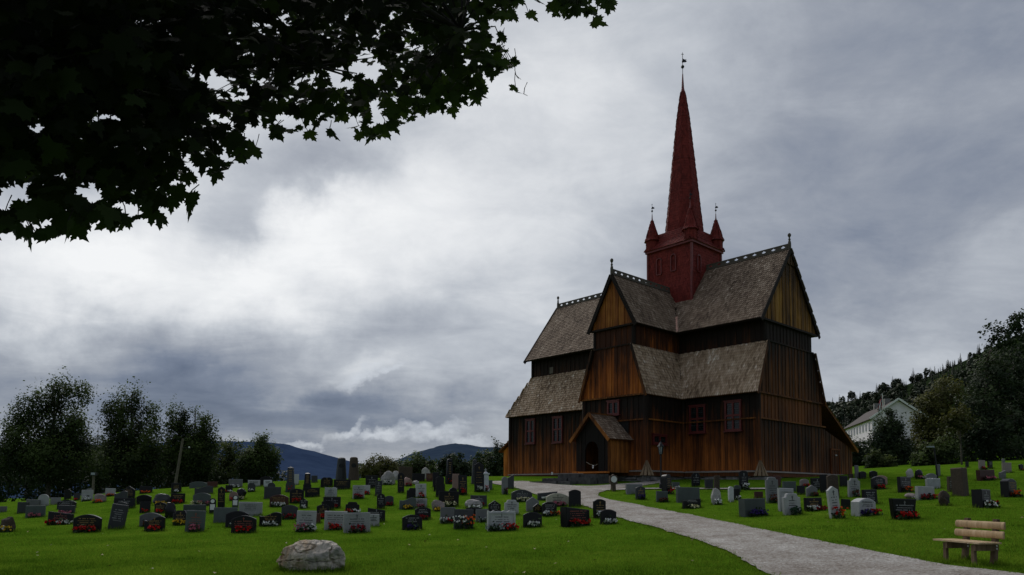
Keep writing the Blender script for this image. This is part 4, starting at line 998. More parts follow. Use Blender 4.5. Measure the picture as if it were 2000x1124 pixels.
px_tree('leafy_tree', 1880, 60, [(1878, 795, 850, 22), (1860, 808, 840, 20)], 1500, .22, 'leaf_yellow', 'sparse yellow leafed sapling before the great dark tree', GR, spread=.35, seed=47, r=.08, shell=.3)
px_tree('leafy_tree', 2060, 52, [(1980, 610, 660, 24), (1935, 635, 665, 22), (1995, 600, 640, 14), (1960, 640, 690, 26), (2010, 640, 720, 30)], 1900, .20, 'leaf_dark', 'thin open-topped tree rising above the great dark tree', GR, spread=.34, seed=48, r=.09, shell=.2, bark='bark_dark')
Q, t = leaf_cloud([(at_depth(px, 900, 88).x, 88+random.Random(px).uniform(-6, 10), at_depth(px, 905+8*math.sin(px*.3), 88).z, 2.0, 2, 2.0) for px in range(1640, 2120, 15)], 20000, .30, 26, .6, 0, .3, 51); o = np_mesh('undergrowth', Q, 4, t*.7, 'leaf_dark'); tag(o, 'dark bushes along the upper edge of the churchyard', 'undergrowth', kind='stuff')

# hillside with its forest
SKYL = [(1560, 782), (1615, 774), (1700, 752), (1760, 735), (1810, 716), (1860, 694), (1920, 668), (2000, 630), (2100, 590), (2300, 520), (2600, 430)]
def skyl(px): return float(np.interp(px, [a for a, b in SKYL], [b for a, b in SKYL]))
HY0, HY1 = 190., 470.
hv = []; nxh, nyh = 60, 26
for j in range(nyh):
    f = j/(nyh-1); Y = HY0+(HY1-HY0)*f
    for i in range(nxh):
        px = 1480+(2700-1480)*i/(nxh-1); top = at_depth(px, skyl(px)+24, HY1).z; X = at_depth(px, 900, Y).x; base = gz(X, HY0)-3
        hv.append((X, Y, base+(top-base)*f**1.15+2*noise.noise((X*.02, Y*.02, 1))))
nback = 6
for j in range(1, nback+1):
    for i in range(nxh):
        x, y, z = hv[(nyh-1)*nxh+i]; hv.append((x*(1+.3*j/nback), y+90*j, z-14*j))
tot = nyh+nback
hf = [(j*nxh+i, j*nxh+i+1, (j+1)*nxh+i+1, (j+1)*nxh+i) for j in range(tot-1) for i in range(nxh-1)]
me = bpy.data.meshes.new('hillside'); me.from_pydata(hv, [], hf); me.materials.append(MATS['hill_green']); me.polygons.foreach_set('use_smooth', [True]*len(hf)); o = bpy.data.objects.new('hillside', me); COL.objects.link(o); tag(o, kind='structure')
hn = np.array(hv).reshape(tot, nxh, 3)
def hill_pt(px, f):
    i = (px-1480)/(2700-1480)*(nxh-1); i = min(max(i, 0), nxh-1.001); j = min(f*(nyh-1), nyh-1.001); a, b = int(i), int(j); s, t = i-a, j-b
    return (hn[b, a]*(1-s)+hn[b, a+1]*s)*(1-t)+(hn[b+1, a]*(1-s)+hn[b+1, a+1]*s)*t
fo_v, fo_t = [], []; rs = random.Random(5)
def forest_tree(p, H, conifer, tone):
    if conifer:
        for i in range(9):
            f = i/9; z = H*(.05+.95*f); r = H*.17*(1-f)+.15
            for k in range(6):
                a = 6.283*k/6+rs.random(); rr = r*rs.uniform(.7, 1.2); d = np.array([math.cos(a), math.sin(a), 0]); s = np.array([-d[1], d[0], 0])*rr*.4; c = p+np.array([0, 0, z])
                fo_v.extend([c+[0, 0, H*.06], c+d*rr*.6+s-[0, 0, rr*.2], c+d*rr-[0, 0, rr*.5], c+d*rr*.6-s-[0, 0, rr*.2]]); fo_t.append(tone*.45+rs.random()*.12)
    else:
        for i in range(80):
            d = np.array([rs.gauss(0, 1), rs.gauss(0, 1), rs.gauss(0, 1)]); d /= np.linalg.norm(d); c = p+np.array([0, 0, H*.55])+d*np.array([H*.3, H*.3, H*.42])*rs.uniform(.6, 1.05)
            a = np.cross(d, np.array([rs.gauss(0, 1) for _ in range(3)])); a /= np.linalg.norm(a); b = np.cross(a, d+np.array([rs.gauss(0, .3) for _ in range(3)])); s = H*.10
            fo_v.extend([c-a*s, c+b*s, c+a*s, c-b*s]); fo_t.append(min(1, max(0, tone*.8+.25*d[2]+rs.uniform(-.06, .06))))
for i in range(2200):
    px = rs.uniform(1500, 2450); f = rs.random()**.75; con = noise.noise((px*.012, f*4, 2))+.15*f+rs.uniform(-.4, .4) > .02
    forest_tree(hill_pt(px, f), rs.uniform(4.0, 8)*rs.uniform(.7, 1) if con else rs.uniform(4.5, 8), con, rs.uniform(.2, .7))
o = np_mesh('forest', np.array(fo_v), 4, fo_t, 'leaf_forest'); tag(o, 'dense mixed forest covering the hillside behind the church', 'forest', kind='stuff')
for i, (px, py, lb) in enumerate([(1789, 706, 'tall dark spruce breaking the forest skyline above the white building'), (1813, 711, 'spruce beside the tallest one on the forest skyline'), (1748, 722, 'pointed spruce low on the forest skyline near the flagpole'), (1716, 737, 'small pointed spruce on the forest skyline above the flag'), (1918, 660, 'dark spruce high on the forest skyline by the great dark tree'), (1944, 655, 'smaller spruce high on the forest skyline, half behind the great dark tree'), (1858, 690, 'single spruce tip on the forest skyline above the yellow-green tree')]):
    q = hill_pt(px, .97); H = max(6, (skyl(px)+24-py)*HY1/FPX*.8); spruce('spruce_tree', q[0], q[1], H, H*.19, lb, 'spruces on the skyline', z=q[2]-.5, n=16, seed=60+i)

# white building on the slope
Bd = Vector((.237, .97, 0)).normalized(); Bn = Vector((Bd.y, -Bd.x, 0)); bo = at_depth(1703, 816, 135); L_, W_ = 24., 9.2
zb, ze = gz(bo.x, 135)-2, bo.z; root = empty('white_building', (bo.x, bo.y, zb), math.atan2(Bd.y, Bd.x)); tag(root, 'long white three-storey house with a gabled roof on the wooded slope', 'building')
H_ = ze-zb; RH = (823-793)*135/FPX*1.15
w = MB(); w.box((0, -W_, 0), (L_, 0, H_)); w.face([(0, -W_, H_), (0, 0, H_), (0, -W_/2, H_+RH)][::-1]); w.face([(L_, -W_, H_), (L_, 0, H_), (L_, -W_/2, H_+RH)]); w.build('wall', 'render_white', root)
w = MB()
for q in ([(-.5, .5, H_-.3), (L_+.5, .5, H_-.3), (L_+.5, -W_/2, H_+RH+.1), (-.5, -W_/2, H_+RH+.1)], [(L_+.5, -W_-.5, H_-.3), (-.5, -W_-.5, H_-.3), (-.5, -W_/2, H_+RH+.1), (L_+.5, -W_/2, H_+RH+.1)]): slab(w, q, -.2)
rf = w.build('roof', 'roof_brown', root)
for x in (7, 15):
    w = MB(); w.box((x, -W_/2-.5, H_+RH-.6), (x+.9, -W_/2+.5, H_+RH+1.1)); w.build('chimney', 'stone_rough', rf)
w = MB()
for s_ in (0, -1): w.bar((-.52, .5 if s_ == 0 else -W_-.5, H_-.25), (-.52, -W_/2, H_+RH+.12), .12, .35)
w.build('barge_board', 'white_paint', root)
for row in range(3):
    for i in range(9):
        x = 1.5+i*2.5; z = H_-2.35-row*3.2
        w = MB(); w.box((x, .02, z), (x+1.0, .06, z+1.6)); f = w.build('window', 'white_paint', root); w = MB(); w.box((x+.1, .055, z+.1), (x+.9, .075, z+1.5)); w.build('pane', 'window_dark', f)
# flagpole
p = at_depth(1729, 815, 118); fp = empty('flagpole', (p.x, 118, gz(p.x, 118))); tag(fp, 'white flagpole with a limp red flag above the building', 'flagpole'); zt = at_depth(1724, 769, 118).z-gz(p.x, 118)
w = MB(); w.tube([(0, 0, 0), (-.4, 0, zt)], [.10, .06], 8); w.build('pole', 'white_paint', fp)
w = MB(); z1 = zt-.2
for k, (a, b, m) in enumerate(((0, .3, 0), (.3, .42, 1), (.42, .58, 2), (.58, .70, 1), (.70, 1, 0))):
    def fp_(u, v): return (-.42-.75*u*(.45+.55*v)-.15*v, .25*math.sin(u*7+v*3)*u, z1-2.3*v-.9*u)
    for i in range(4):
        u0, u1 = a+(b-a)*i/4, a+(b-a)*(i+1)/4
        for j in range(6): w.face([fp_(u0, j/6), fp_(u1, j/6), fp_(u1, (j+1)/6), fp_(u0, (j+1)/6)], m if j not in (2, 3) else (2 if j == 2 and m != 1 else m))
w.build('flag', ['flag_red', 'white_paint', 'flag_blue'], fp)

# ------------------------------------------------------------------ mountains
def mountain(name, prof, D, mat, depth, wig=6):
    px0, px1 = prof[0][0], prof[-1][0]; n = 150; m = 14; vs = []
    for j in range(m):
        f = j/(m-1)
        for i in range(n):
            px = px0+(px1-px0)*i/(n-1); py = float(np.interp(px, [a for a, b in prof], [b for a, b in prof])); py += noise.noise((px*.03, 1, D*.001))*1.6+noise.noise((px*.12, 2, 0))*.9
            t = at_depth(px, py, D); zb = -260.; Y = D-depth*(1-f); g = f**.8
            z = zb+(t.z-zb)*g + D*.004*noise.noise((px*.02, f*5, 3))*(f*(1-f)*4); vs.append((t.x*(1-.0*(1-f)), Y, z))
    fs = [(j*n+i, j*n+i+1, (j+1)*n+i+1, (j+1)*n+i) for j in range(m-1) for i in range(n-1)]
    me = bpy.data.meshes.new(name); me.from_pydata(vs, [], fs); me.materials.append(MATS[mat]); me.polygons.foreach_set('use_smooth', [True]*len(fs)); o = bpy.data.objects.new(name, me); COL.objects.link(o); tag(o, kind='structure')
mountain('mountain', [(-900, 930), (-400, 880), (0, 872), (200, 868), (430, 862), (520, 864), (560, 868), (600, 879), (650, 892), (700, 905), (760, 921), (850, 945), (950, 970)], 9000, 'mountain_far', 5000)
mountain('mountain', [(640, 985), (720, 925), (770, 900), (800, 888), (830, 879), (860, 870), (890, 866), (915, 868), (940, 874), (970, 873), (1010, 880), (1100, 890), (1250, 900), (1450, 930)], 6500, 'mountain_near', 3200)
# pale stubble field on the valley floor
a = at_depth(555, 941, 700); b = at_depth(605, 941, 700)
# ------------------------------------------------------------------ gravestones
def outline(shape, w, h, rs):
    """front outline (x, z), counter-clockwise from the lower left"""
    a = w/2; n = 10
    if shape == 'flat': top = [(a, h-rs.uniform(0, .02)), (-a, h-rs.uniform(0, .02))]
    elif shape == 'arch': k = min(.16*w, .3*h); top = [(a*math.cos(t), h-k+k*math.sin(t)) for t in np.linspace(0, math.pi, n)] if False else [(a-w*i/n, h-k*(2*i/n-1)**2) for i in range(n+1)]
    elif shape == 'round': top = [(a*math.cos(t), h-a*.92+a*.92*math.sin(t)) for t in np.linspace(0, math.pi, 13)] if h > a else [(a*math.cos(t), h*.1+h*.9*math.sin(t)) for t in np.linspace(0, math.pi, 13)]
    elif shape == 'gable': k = min(.34*w, .3*h); top = [(a, h-k), (0, h), (-a, h-k)]
    elif shape == 'shoulder': k = min(.2*w, .25*h); top = [(a, h-k), (a-.7*k, h-k*.9), (a-1.0*k, h-.15*k), (a-1.4*k, h), (-a+1.4*k, h), (-a+1.0*k, h-.15*k), (-a+.7*k, h-k*.9), (-a, h-k)]
    elif shape == 'wave': k = .16*h; top = [(a-w*i/n, h-k+k*math.sin(i/n*5.2+.3)*.9) for i in range(n+1)]
    elif shape == 'slant': top = [(a, h*.82), (-a, h)]
    elif shape == 'rslant': top = [(a, h), (-a, h*.72)]
    elif shape == 'trapez': return [(-a*.8, 0), (a*.8, 0), (a*.97, h), (-a, h)]
    elif shape == 'ragged':
        top = [(a-w*i/14, h-rs.uniform(0, .045)) for i in range(15)]
    elif shape == 'heart': top = [(a*math.cos(t), h*.62+h*.38*abs(math.sin(t))*(1-.22*math.exp(-((t-math.pi/2)/.3)**2))) for t in np.linspace(0, math.pi, 17)]
    else: top = [(a, h), (-a, h)]
    if shape == 'obelisk' or shape == 'column': pass
    return [(-a, 0), (a, 0)] + top
LABS = []
def stone_slab(mb, pts, th, m=0, cham=.015, sink=.12):
    n = len(pts); cx = sum(p[0] for p in pts)/n; cz = sum(p[1] for p in pts)/n
    W = max(p[0] for p in pts)-min(p[0] for p in pts); Hh = max(p[1] for p in pts); kx, kz = 1-2*cham/max(W, .1), 1-cham*1.3/max(Hh, .1)
    fr = [(cx+(x-cx)*kx, z*kz) for x, z in pts]; dn = lambda z: z-sink if z <= 0 else z
    rings = [[(x, th/2, dn(z)) for x, z in pts], [(x, -th/2+cham, dn(z)) for x, z in pts], [(x, -th/2, dn(z)) for x, z in fr]]
    i = len(mb.v); 
    for r in rings: mb.v += r
    for a in range(2):
        for k in range(n):
            b = (k+1) % n; mb.f.append((i+a*n+k, i+a*n+b, i+(a+1)*n+b, i+(a+1)*n+k)[::-1]); mb.m.append(m); mb.t.append(.5)
    mb.f.append(tuple(i+2*n+k for k in range(n))); mb.m.append(m); mb.t.append(.5); mb.f.append(tuple(i+n-1-k for k in range(n))); mb.m.append(m); mb.t.append(.5)
def rough_block(mb, w, h, th, seed, m=0):
    rock_mesh(mb, (0, 0, h*.42), w*.56, th*.6, h*.62, seed, 3, .3, 0, m)
DARK = {'black', 'darkgrey', 'redbrown', 'brown', 'greygreen', 'midgrey'}
def inscription(o, w, h, th, colr, rs, cross=None, lines=None):
    mb = MB(); nl = lines or max(1, min(6, int(h/.13))); y = -th/2-.004; z = h*.74
    emb = cross if cross is not None else rs.random() < .55
    if emb:
        c = MB(); cz = h*.80; s = min(.07, h*.09); c.box((-s*.16, y-.004, cz-s*1.2), (s*.16, y+.006, cz+s)); c.box((-s*.6, y-.004, cz+s*.15), (-s*.17, y+.006, cz+s*.45)); c.box((s*.17, y-.004, cz+s*.15), (s*.6, y+.006, cz+s*.45))
        c.build('cross', 'letter_'+colr, o); z = h*.64
    for i in range(nl):
        if z < h*.25: break
        L = w*rs.uniform(.42, .74); x = -L/2; hh = .034 if i % 2 == 0 else .024
        while x < L/2:
            g = rs.uniform(.012, .030); e = min(L/2, x+g)
            mb.box((x, y-.002, z), (e, y+.006, z+hh*rs.uniform(.75, 1))); x = e+(.05 if rs.random() < .14 else .011)
        z -= h*.115 if h < .8 else h*.085
    if mb.f: mb.build('lettering', 'letter_'+colr, o)
def flowers(pos, rz, width, colors, seed, label, hgt=.22, group='flowers planted at the gravestones', deep=.12):
    g = np.random.default_rng(seed); rs = random.Random(seed)
    n = max(40, int(width*190)); p = np.stack([(g.random(n)-.5)*width, g.normal(size=n)*deep*.55, np.abs(g.normal(size=n))*hgt*.42], 1)
    a = g.normal(size=(n, 3)); a /= np.linalg.norm(a, axis=1)[:, None]; b = np.cross(a, g.normal(size=(n, 3))); b /= np.linalg.norm(b, axis=1)[:, None]; s = .035+.035*g.random((n, 1))
    Q = np.stack([p-a*s, p+b*s*.6, p+a*s, p-b*s*.6], 1).reshape(-1, 3); Q[:, 2] = np.maximum(Q[:, 2], -.02)
    o = np_mesh('flower_clump', Q, 4, g.random(n), 'leaf_grave', None, pos); o.rotation_euler = (0, 0, rz); tag(o, label, 'flowers', group)
    nc = len(colors)
    for ci, c in enumerate(colors):
        m = max(10, int(width*75/nc)); x0, x1 = -width/2+width*ci/nc, -width/2+width*(ci+1)/nc
        if nc > 1: x0 -= width*.12; x1 += width*.12
        q = np.stack([x0+(x1-x0)*g.random(m), g.normal(size=m)*deep*.5-.03, hgt*(.35+.65*g.random(m))], 1); sz_ = (.022+.026*g.random((m, 1)))
        P = []
        for k in range(3):
            a = g.normal(size=(m, 3)); a[:, 1] = -np.abs(a[:, 1])-.2; a /= np.linalg.norm(a, axis=1)[:, None]; u = np.cross(a, np.array([0, 0, 1.])); u /= np.linalg.norm(u, axis=1)[:, None]+1e-6; v = np.cross(a, u)
            P.append(np.stack([q-u*sz_, q-v*sz_, q+u*sz_, q+v*sz_], 1))
        np_mesh('blossoms', np.concatenate(P).reshape(-1, 3), 4, g.random(m*3), 'petal_'+c, o)

# cx, base y, width, height (as seen), outline, stone, flowers, lettering, extras
G = [
(15,1039,34,31,'rough','brown','white yellow','',{}), (6,1001,14,12,'flat','midgrey','','',{}), (45,1003,24,22,'flat','darkgrey','','',{}), (69,1011,39,23,'flat','greygreen','pink','',{}),
(64,991,28,15,'flat','midgrey','','',{}), (85,989,22,23,'round','lightgrey','','',{}), (108,986,20,14,'flat','midgrey','','',{}), (130,994,38,17,'arch','black','white','pale',{}), (130,1004,34,17,'flat','darkgrey','pink','',{}),
(118,1025,51,25,'slant','black','red white','redletter',{}), (170,1040,56,34,'arch','black','red','gold',{}), (226,1033,33,48,'flat','darkgrey','','pale',{'lean':9}), (170,979,23,22,'flat','lightgrey','white','',{}), (194,982,26,17,'rough','pinkgrey','orange','',{}),
(174,960,11,13,'round','midgrey','','',{}), (132,976,14,20,'round','black','','',{}), (150,978,13,14,'flat','darkgrey','red','',{}), (215,970,20,16,'flat','lightgrey','orange','',{}), (252,975,24,25,'gable','black','','gold',{}), (236,979,26,20,'wave','darkgrey','','',{}),
(243,994,43,21,'flat','black','white','pale',{}), (236,1001,24,20,'arch','darkgrey','','',{}), (281,985,30,18,'arch','black','','',{}), (283,1002,21,22,'flat','black','red','',{}), (294,1028,44,26,'arch','midgrey','rust','',{}),
(302,1038,41,29,'wave','black','red','gold',{'cross':1}), (313,1003,23,21,'arch','black','red','gold',{'cross':1}), (333,1012,26,29,'rough','black','','',{}), (317,986,35,20,'rough','darkgrey','yellow','',{}), (347,984,28,20,'flat','black','red','gold',{}),
(394,988,35,25,'arch','greygreen','cream pink','',{}), (380,1001,44,15,'flat','greygreen','','',{}), (352,1026,30,28,'shoulder','black','yellow','gold',{}), (380,1039,38,41,'flat','greygreen','pink','redletter',{'lean':3}), (415,1003,13,29,'round','black','','',{'disc':1}),
(432,994,14,43,'gable','black','','gold',{}), (456,978,17,17,'round','pink','red','',{}), (459,993,12,25,'round','darkgrey','','',{'disc':1}), (440,1021,46,29,'flat','greygreen','','',{}), (489,1008,46,27,'flat','lightgrey','','ink',{'frame':1}),
(463,1030,46,31,'arch','black','white','',{}), (476,1041,49,33,'arch','black','red','redletter',{'cross':1}), (528,1028,43,27,'wave','black','white','gold',{}), (532,974,33,23,'flat','darkgrey','','',{}), (530,956,15,13,'round','darkgrey','','',{}),
(545,990,37,23,'arch','redbrown','white','gold',{}), (565,1014,32,27,'arch','darkgrey','darkred','',{}), (496,951,24,13,'flat','lightgrey','','ink',{}), (523,951,16,13,'flat','white','','ink',{}), (520,949,25,18,'arch','black','','',{}), (460,953,27,17,'flat','midgrey','white','',{'frame':1}),
(491,961,15,17,'shoulder','darkgrey','white','',{}), (447,962,14,14,'flat','black','red white','',{}), (470,976,22,20,'rough','black','cream','',{}), (398,966,36,17,'wave','darkgrey','','',{}), (388,953,36,12,'arch','greygreen','','',{}), (415,953,20,12,'flat','redbrown','','',{}),
(344,963,20,19,'flat','black','white','gold',{}), (285,964,25,14,'flat','black','orange','',{}),
(567,961,18,49,'obelisk','darkgrey','red','gold',{}), (579,947,9,21,'flat','lightgrey','','',{}), (600,958,16,34,'obelisk','black','','gold',{}), (614,943,12,14,'flat','darkgrey','','',{}), (610,971,29,18,'flat','black','','gold',{}), (579,983,28,28,'arch','black','red','gold',{}),
(593,993,16,19,'gable','black','white','pale',{}), (597,1039,38,41,'flat','lightgrey','pink white','ink',{'lean':3}), (620,1022,8,19,'flat','redbrown','','',{}), (655,1035,44,36,'flat','lightgrey','red','ink',{}), (697,1041,52,39,'flat','lightgrey','darkred','ink',{}), (729,1028,23,24,'flat','lightgrey','','ink',{}),
(735,1020,34,27,'slant','black','','pale',{}), (631,1013,25,27,'arch','black','red','gold',{}), (640,997,25,19,'arch','black','','',{}), (648,993,34,22,'flat','black','darkred','pale',{}), (688,1001,27,20,'shoulder','black','red white','',{}), (646,972,24,20,'ragged','white','','ink',{'cross':1}), (700,974,23,26,'flat','lightgrey','darkred','ink',{}),
(716,966,13,18,'flat','lightgrey','red','',{}), (666,938,18,44,'column','darkgrey','','',{}), (691,938,18,45,'column','brown','','',{}), (638,952,24,20,'heart','black','','gold',{}), (668,956,33,19,'flat','black','','gold',{}), (726,954,24,25,'flat','black','','pale',{}), (739,969,13,30,'flat','darkgrey','','pale',{}),
(744,994,16,29,'round','black','','pale',{'cross':1}), (760,988,17,19,'arch','darkgrey','darkred','',{}), (757,947,30,25,'rough','palegrey','white','',{}), (775,938,21,18,'rough','palegrey','','',{}), (783,963,13,39,'round','black','','gold',{'cross':1}), (743,938,9,21,'cross','brown','','',{}), (792,938,27,26,'flat','brown','','',{}),  # the brown flat one ending this row stands for a roofed wooden board
(797,950,16,18,'rough','pink','darkred','',{}), (812,947,13,8,'rough','palegrey','','',{}), (817,941,25,16,'flat','black','','',{}), (831,936,18,21,'rough','palegrey','','',{}), (839,941,13,16,'flat','redbrown','','gold',{}), (851,952,12,29,'flat','black','','',{}), (877,946,14,50,'obelisk','black','red','gold',{'cross':1}),
(890,957,13,31,'flat','pink','','',{}), (904,967,17,39,'flat','black','red','gold',{}), (859,971,16,40,'arch','black','','',{}), (858,960,22,14,'flat','black','','',{}), (936,961,19,58,'gable','black','white','gold',{'lines':10}), (926,946,11,49,'obelisk','darkgrey','','',{}), (949,960,12,45,'pillar','white','red','',{}),
(957,957,9,19,'flat','greygreen','','',{}), (986,966,12,34,'round','midgrey','rust','',{}), (997,955,13,28,'rslant','darkgrey','','',{}), (822,973,21,28,'flat','lightgrey','red','ink',{}), (806,974,24,20,'shoulder','black','','',{}), (796,995,32,23,'wave','greygreen','yellow','',{}), (821,991,26,18,'ragged','lightgrey','pink','ink',{}),
(855,998,26,21,'rough','pinkgrey','yellow','',{}), (876,990,39,30,'flat','black','cream','gold',{'cross':1}), (885,970,16,17,'round','black','','',{}), (826,1015,31,24,'arch','black','darkred','pale',{}), (805,1035,39,29,'arch','black','purple','pale',{}), (874,1022,29,31,'flat','midgrey','white red','',{}), (905,1033,38,38,'flat','darkgrey','white orange','',{'tallfl':1}),
(924,993,34,17,'rough','palegrey','white','',{}), (935,990,32,22,'flat','darkgrey','darkred','pale',{'cross':1}), (925,1012,30,20,'flat','black','','',{}), (941,1020,24,25,'flat','midgrey','silver','',{}), (966,1004,24,26,'gable','black','','pale',{'cross':1}), (979,1037,55,39,'ragged','lightgrey','silver red','ink',{'frame':1}), (999,1006,28,29,'shoulder','lightgrey','','ink',{'cross':1}),
(1019,980,41,23,'arch','darkgrey','cream','pale',{}), (1069,977,39,17,'rslant','darkgrey','white','',{}), (1089,989,45,25,'arch','tan','pink','ink',{}), (1123,990,24,33,'arch','black','','',{}), (1040,999,25,28,'gable','midgrey','','',{}), (1050,1006,18,22,'gable','black','','gold',{'cross':1}), (1073,1008,30,27,'arch','black','white orange','pale',{}),
(1040,1030,37,29,'arch','black','white','',{}), (1124,1028,55,37,'slant','black','red','redletter',{'thick':.34,'rot':32}), (1171,1012,26,36,'arch','black','white','gold',{'cross':1}), (1188,1024,32,28,'arch','black','white','',{}), (1198,960,15,33,'discpost','brown','','',{}), (1239,965,35,19,'flat','midgrey','','',{}),
(1251,976,20,25,'arch','darkgrey','purple','gold',{}), (1303,965,20,38,'round','black','red','gold',{'thick':.3,'rot':36}), (1320,954,15,12,'flat','greygreen','white','',{}), (1293,981,24,22,'flat','greygreen','rust','',{}), (1344,981,48,29,'flat','greygreen','','',{}), (1351,993,38,19,'rslant','black','cream','pale',{}), (1359,951,17,27,'shoulder','black','','pale',{'cross':1}),
(1385,956,17,19,'flat','darkgrey','','',{}), (1400,960,12,31,'flat','brown','','',{}), (1398,986,20,30,'rough','palegrey','white','',{}), (1428,981,11,30,'round','white','','',{}), (1438,977,15,22,'flat','black','white','',{}), (1453,957,19,37,'arch','black','white','pale',{'cross':1}), (1440,961,14,13,'arch','greygreen','','',{}), (1482,975,18,15,'flat','redbrown','','',{}),
(1470,1008,51,34,'flat','greygreen','purple','',{'thick':.3,'rot':24}), (1509,983,27,50,'shoulder','midgrey','rust','ink',{'cross':1}), (1518,953,17,23,'flat','redbrown','','',{}), (1542,961,29,20,'flat','greygreen','','',{}), (1536,998,36,44,'flat','lightgrey','','',{'frame':1}), (1547,1006,42,41,'shoulder','lightgrey','green','ink',{'cross':1}), (1589,998,41,26,'flat','black','white darkred','gold',{}),
(1565,967,17,18,'flat','black','','',{}), (1586,970,26,22,'gable','midgrey','rust','',{}), (1571,951,21,15,'arch','pinkgrey','red','',{}), (1596,958,27,24,'flat','black','','pale',{'lines':5}), (1628,973,26,45,'arch','brown','','',{}), (1609,963,14,36,'flat','black','','',{}), (1632,1013,25,62,'gable','lightgrey','red orange','ink',{'lean':-6,'cross':1}),
(1652,995,20,20,'flat','black','','',{}), (1687,1007,53,33,'arch','lightgrey','purple red','ink',{'thick':.3,'rot':26}), (1668,971,27,36,'shoulder','lightgrey','rust','ink',{'cross':1}), (1700,985,36,29,'flat','black','','pale',{'lines':6}), (1716,956,36,25,'arch','black','red','pale',{}), (1722,948,28,19,'arch','pink','','',{}), (1648,951,18,21,'flat','black','','',{}),
(1662,936,10,10,'flat','brown','','',{}), (1674,936,8,27,'flat','midgrey','','',{}), (1685,936,17,15,'arch','black','','',{}), (1706,934,18,14,'arch','black','','',{}), (1764,1014,62,39,'trapez','black','red','pale',{'lines':5,'rot':10}), (1767,962,41,30,'flat','black','orange','pale',{'rot':30}), (1807,976,47,26,'flat','lightgrey','darkred red','',{}),  # the slim midgrey one stands for a metal sign
(1823,955,35,21,'ragged','white','','',{}), (1820,949,27,24,'arch','midgrey','','',{}), (1845,988,26,29,'rough','brown','','',{'plaque':1}), (1877,969,35,55,'ragged','brown','','',{'thick':.4,'rot':30}), (1856,962,13,31,'flat','brown','','pale',{}), (1918,992,46,35,'flat','black','white red','pale',{'thick':.3,'rot':30,'lines':5}), (1971,971,42,35,'arch','black','orange','gold',{'thick':.26,'rot':30}),
(1926,939,49,21,'flat','redbrown','pink','',{}), (1918,918,17,19,'flat','pinkgrey','red','',{}), (1934,916,13,15,'flat','black','','pale',{}), (1958,937,16,18,'rslant','midgrey','','pale',{}), (1967,924,24,20,'flat','pinkgrey','','',{}), (1833,931,9,24,'flat','midgrey','','',{}), (1777,934,18,17,'rough','palegrey','','',{}), (1795,936,18,18,'rough','black','pink white','',{}), (1995,920,12,13,'arch','black','red','',{}),
(1779,974,24,9,'rough','pinkgrey','white','',{}), (1960,906,7,10,'round','midgrey','','',{}), (1889,914,6,12,'flat','black','','',{}),  # the last two stand for a small statue and a lantern
]
COLW = dict(black='black', darkgrey='dark grey', greygreen='grey-green', midgrey='grey', lightgrey='light grey', white='white', palegrey='pale', redbrown='reddish-brown', pink='pink', pinkgrey='pinkish-grey', brown='brown', tan='tan')
SHW = dict(flat='flat-topped gravestone', arch='arched gravestone', round='round-topped gravestone', gable='pointed gravestone', shoulder='shouldered gravestone', wave='wavy-topped gravestone', slant='slope-topped gravestone', rslant='slope-topped gravestone', trapez='gravestone narrowing to its foot', ragged='rough-topped gravestone', heart='heart-shaped gravestone', rough='boulder gravestone', obelisk='obelisk gravestone', column='rounded pillar gravestone', cross='cross grave marker', pillar='pillar gravestone with a cross on top', discpost='wooden grave post with a round white disc')
ORD = ['leftmost', 'second from left', 'third from left', 'fourth from left', 'fifth from left', 'sixth from left', 'seventh from left', 'eighth from left', 'ninth from left', 'tenth from left', 'eleventh from left', 'twelfth from left']
NUM = 'zero one two three four five six seven eight nine ten eleven twelve'.split()
FLW = dict(red='red', darkred='dark red', orange='orange', yellow='yellow', white='white', cream='cream', pink='pink', purple='purple', rust='rust-brown', silver='silvery', green='evergreen')
# landmarks by direction, to tell look-alikes apart
LMK = [(604, 1117, 'the front boulder'), (691, 938, 'the two pillar stones'), (936, 961, 'the tallest pointed stone'), (949, 960, 'the white cross pillar'), (1198, 960, 'the disc post'), (1089, 989, 'the tan stone'), (1291, 956, 'the lantern post'), (1632, 1013, 'the leaning pale stone'), (1877, 969, 'the tall brown ragged stone'), (226, 1033, 'the leaning tall slab'), (170, 1040, 'the front arched stone'), (489, 1008, 'the pale framed slab'), (740, 945, 'the round bush'), (567, 961, 'the tall grey obelisk'), (1470, 1008, 'the purple-flowered stone'), (1764, 1014, 'the stone narrowing downward'), (1124, 1028, 'the thick black slope-topped stone'), (697, 1041, 'the wide pale front stone'), (181, 958, 'the boxy lamp post'), (1831, 936, 'the white-headed lamp post'), (340, 950, 'the leaning pole'), (432, 994, 'the slim black pointed stone'), (805, 1035, 'the purple-flowered black stone'), (877, 946, 'the black obelisk')]
def describe(g):
    cx, by, w, h, shp, st, fl, let, ex = g
    p = ground_hit(cx, by); wm, hm = w*p.y/FPX, h*p.y/FPX
    size = 'tall' if hm > 1.05 or h > 1.7*w else ('small' if wm < .5 and hm < .6 else ('low wide' if w > 1.7*h else ''))
    if ex.get('lean'): size = 'leaning '+size
    t = (size+' '+COLW[st]+' '+SHW[shp]).strip()
    if let in ('gold', 'redletter'): t += ' with gold lettering' if let == 'gold' else ' with reddish lettering'
    if ex.get('disc'): t += ' with a white disc'
    if ex.get('frame'): t += ' with a framed face'
    return t
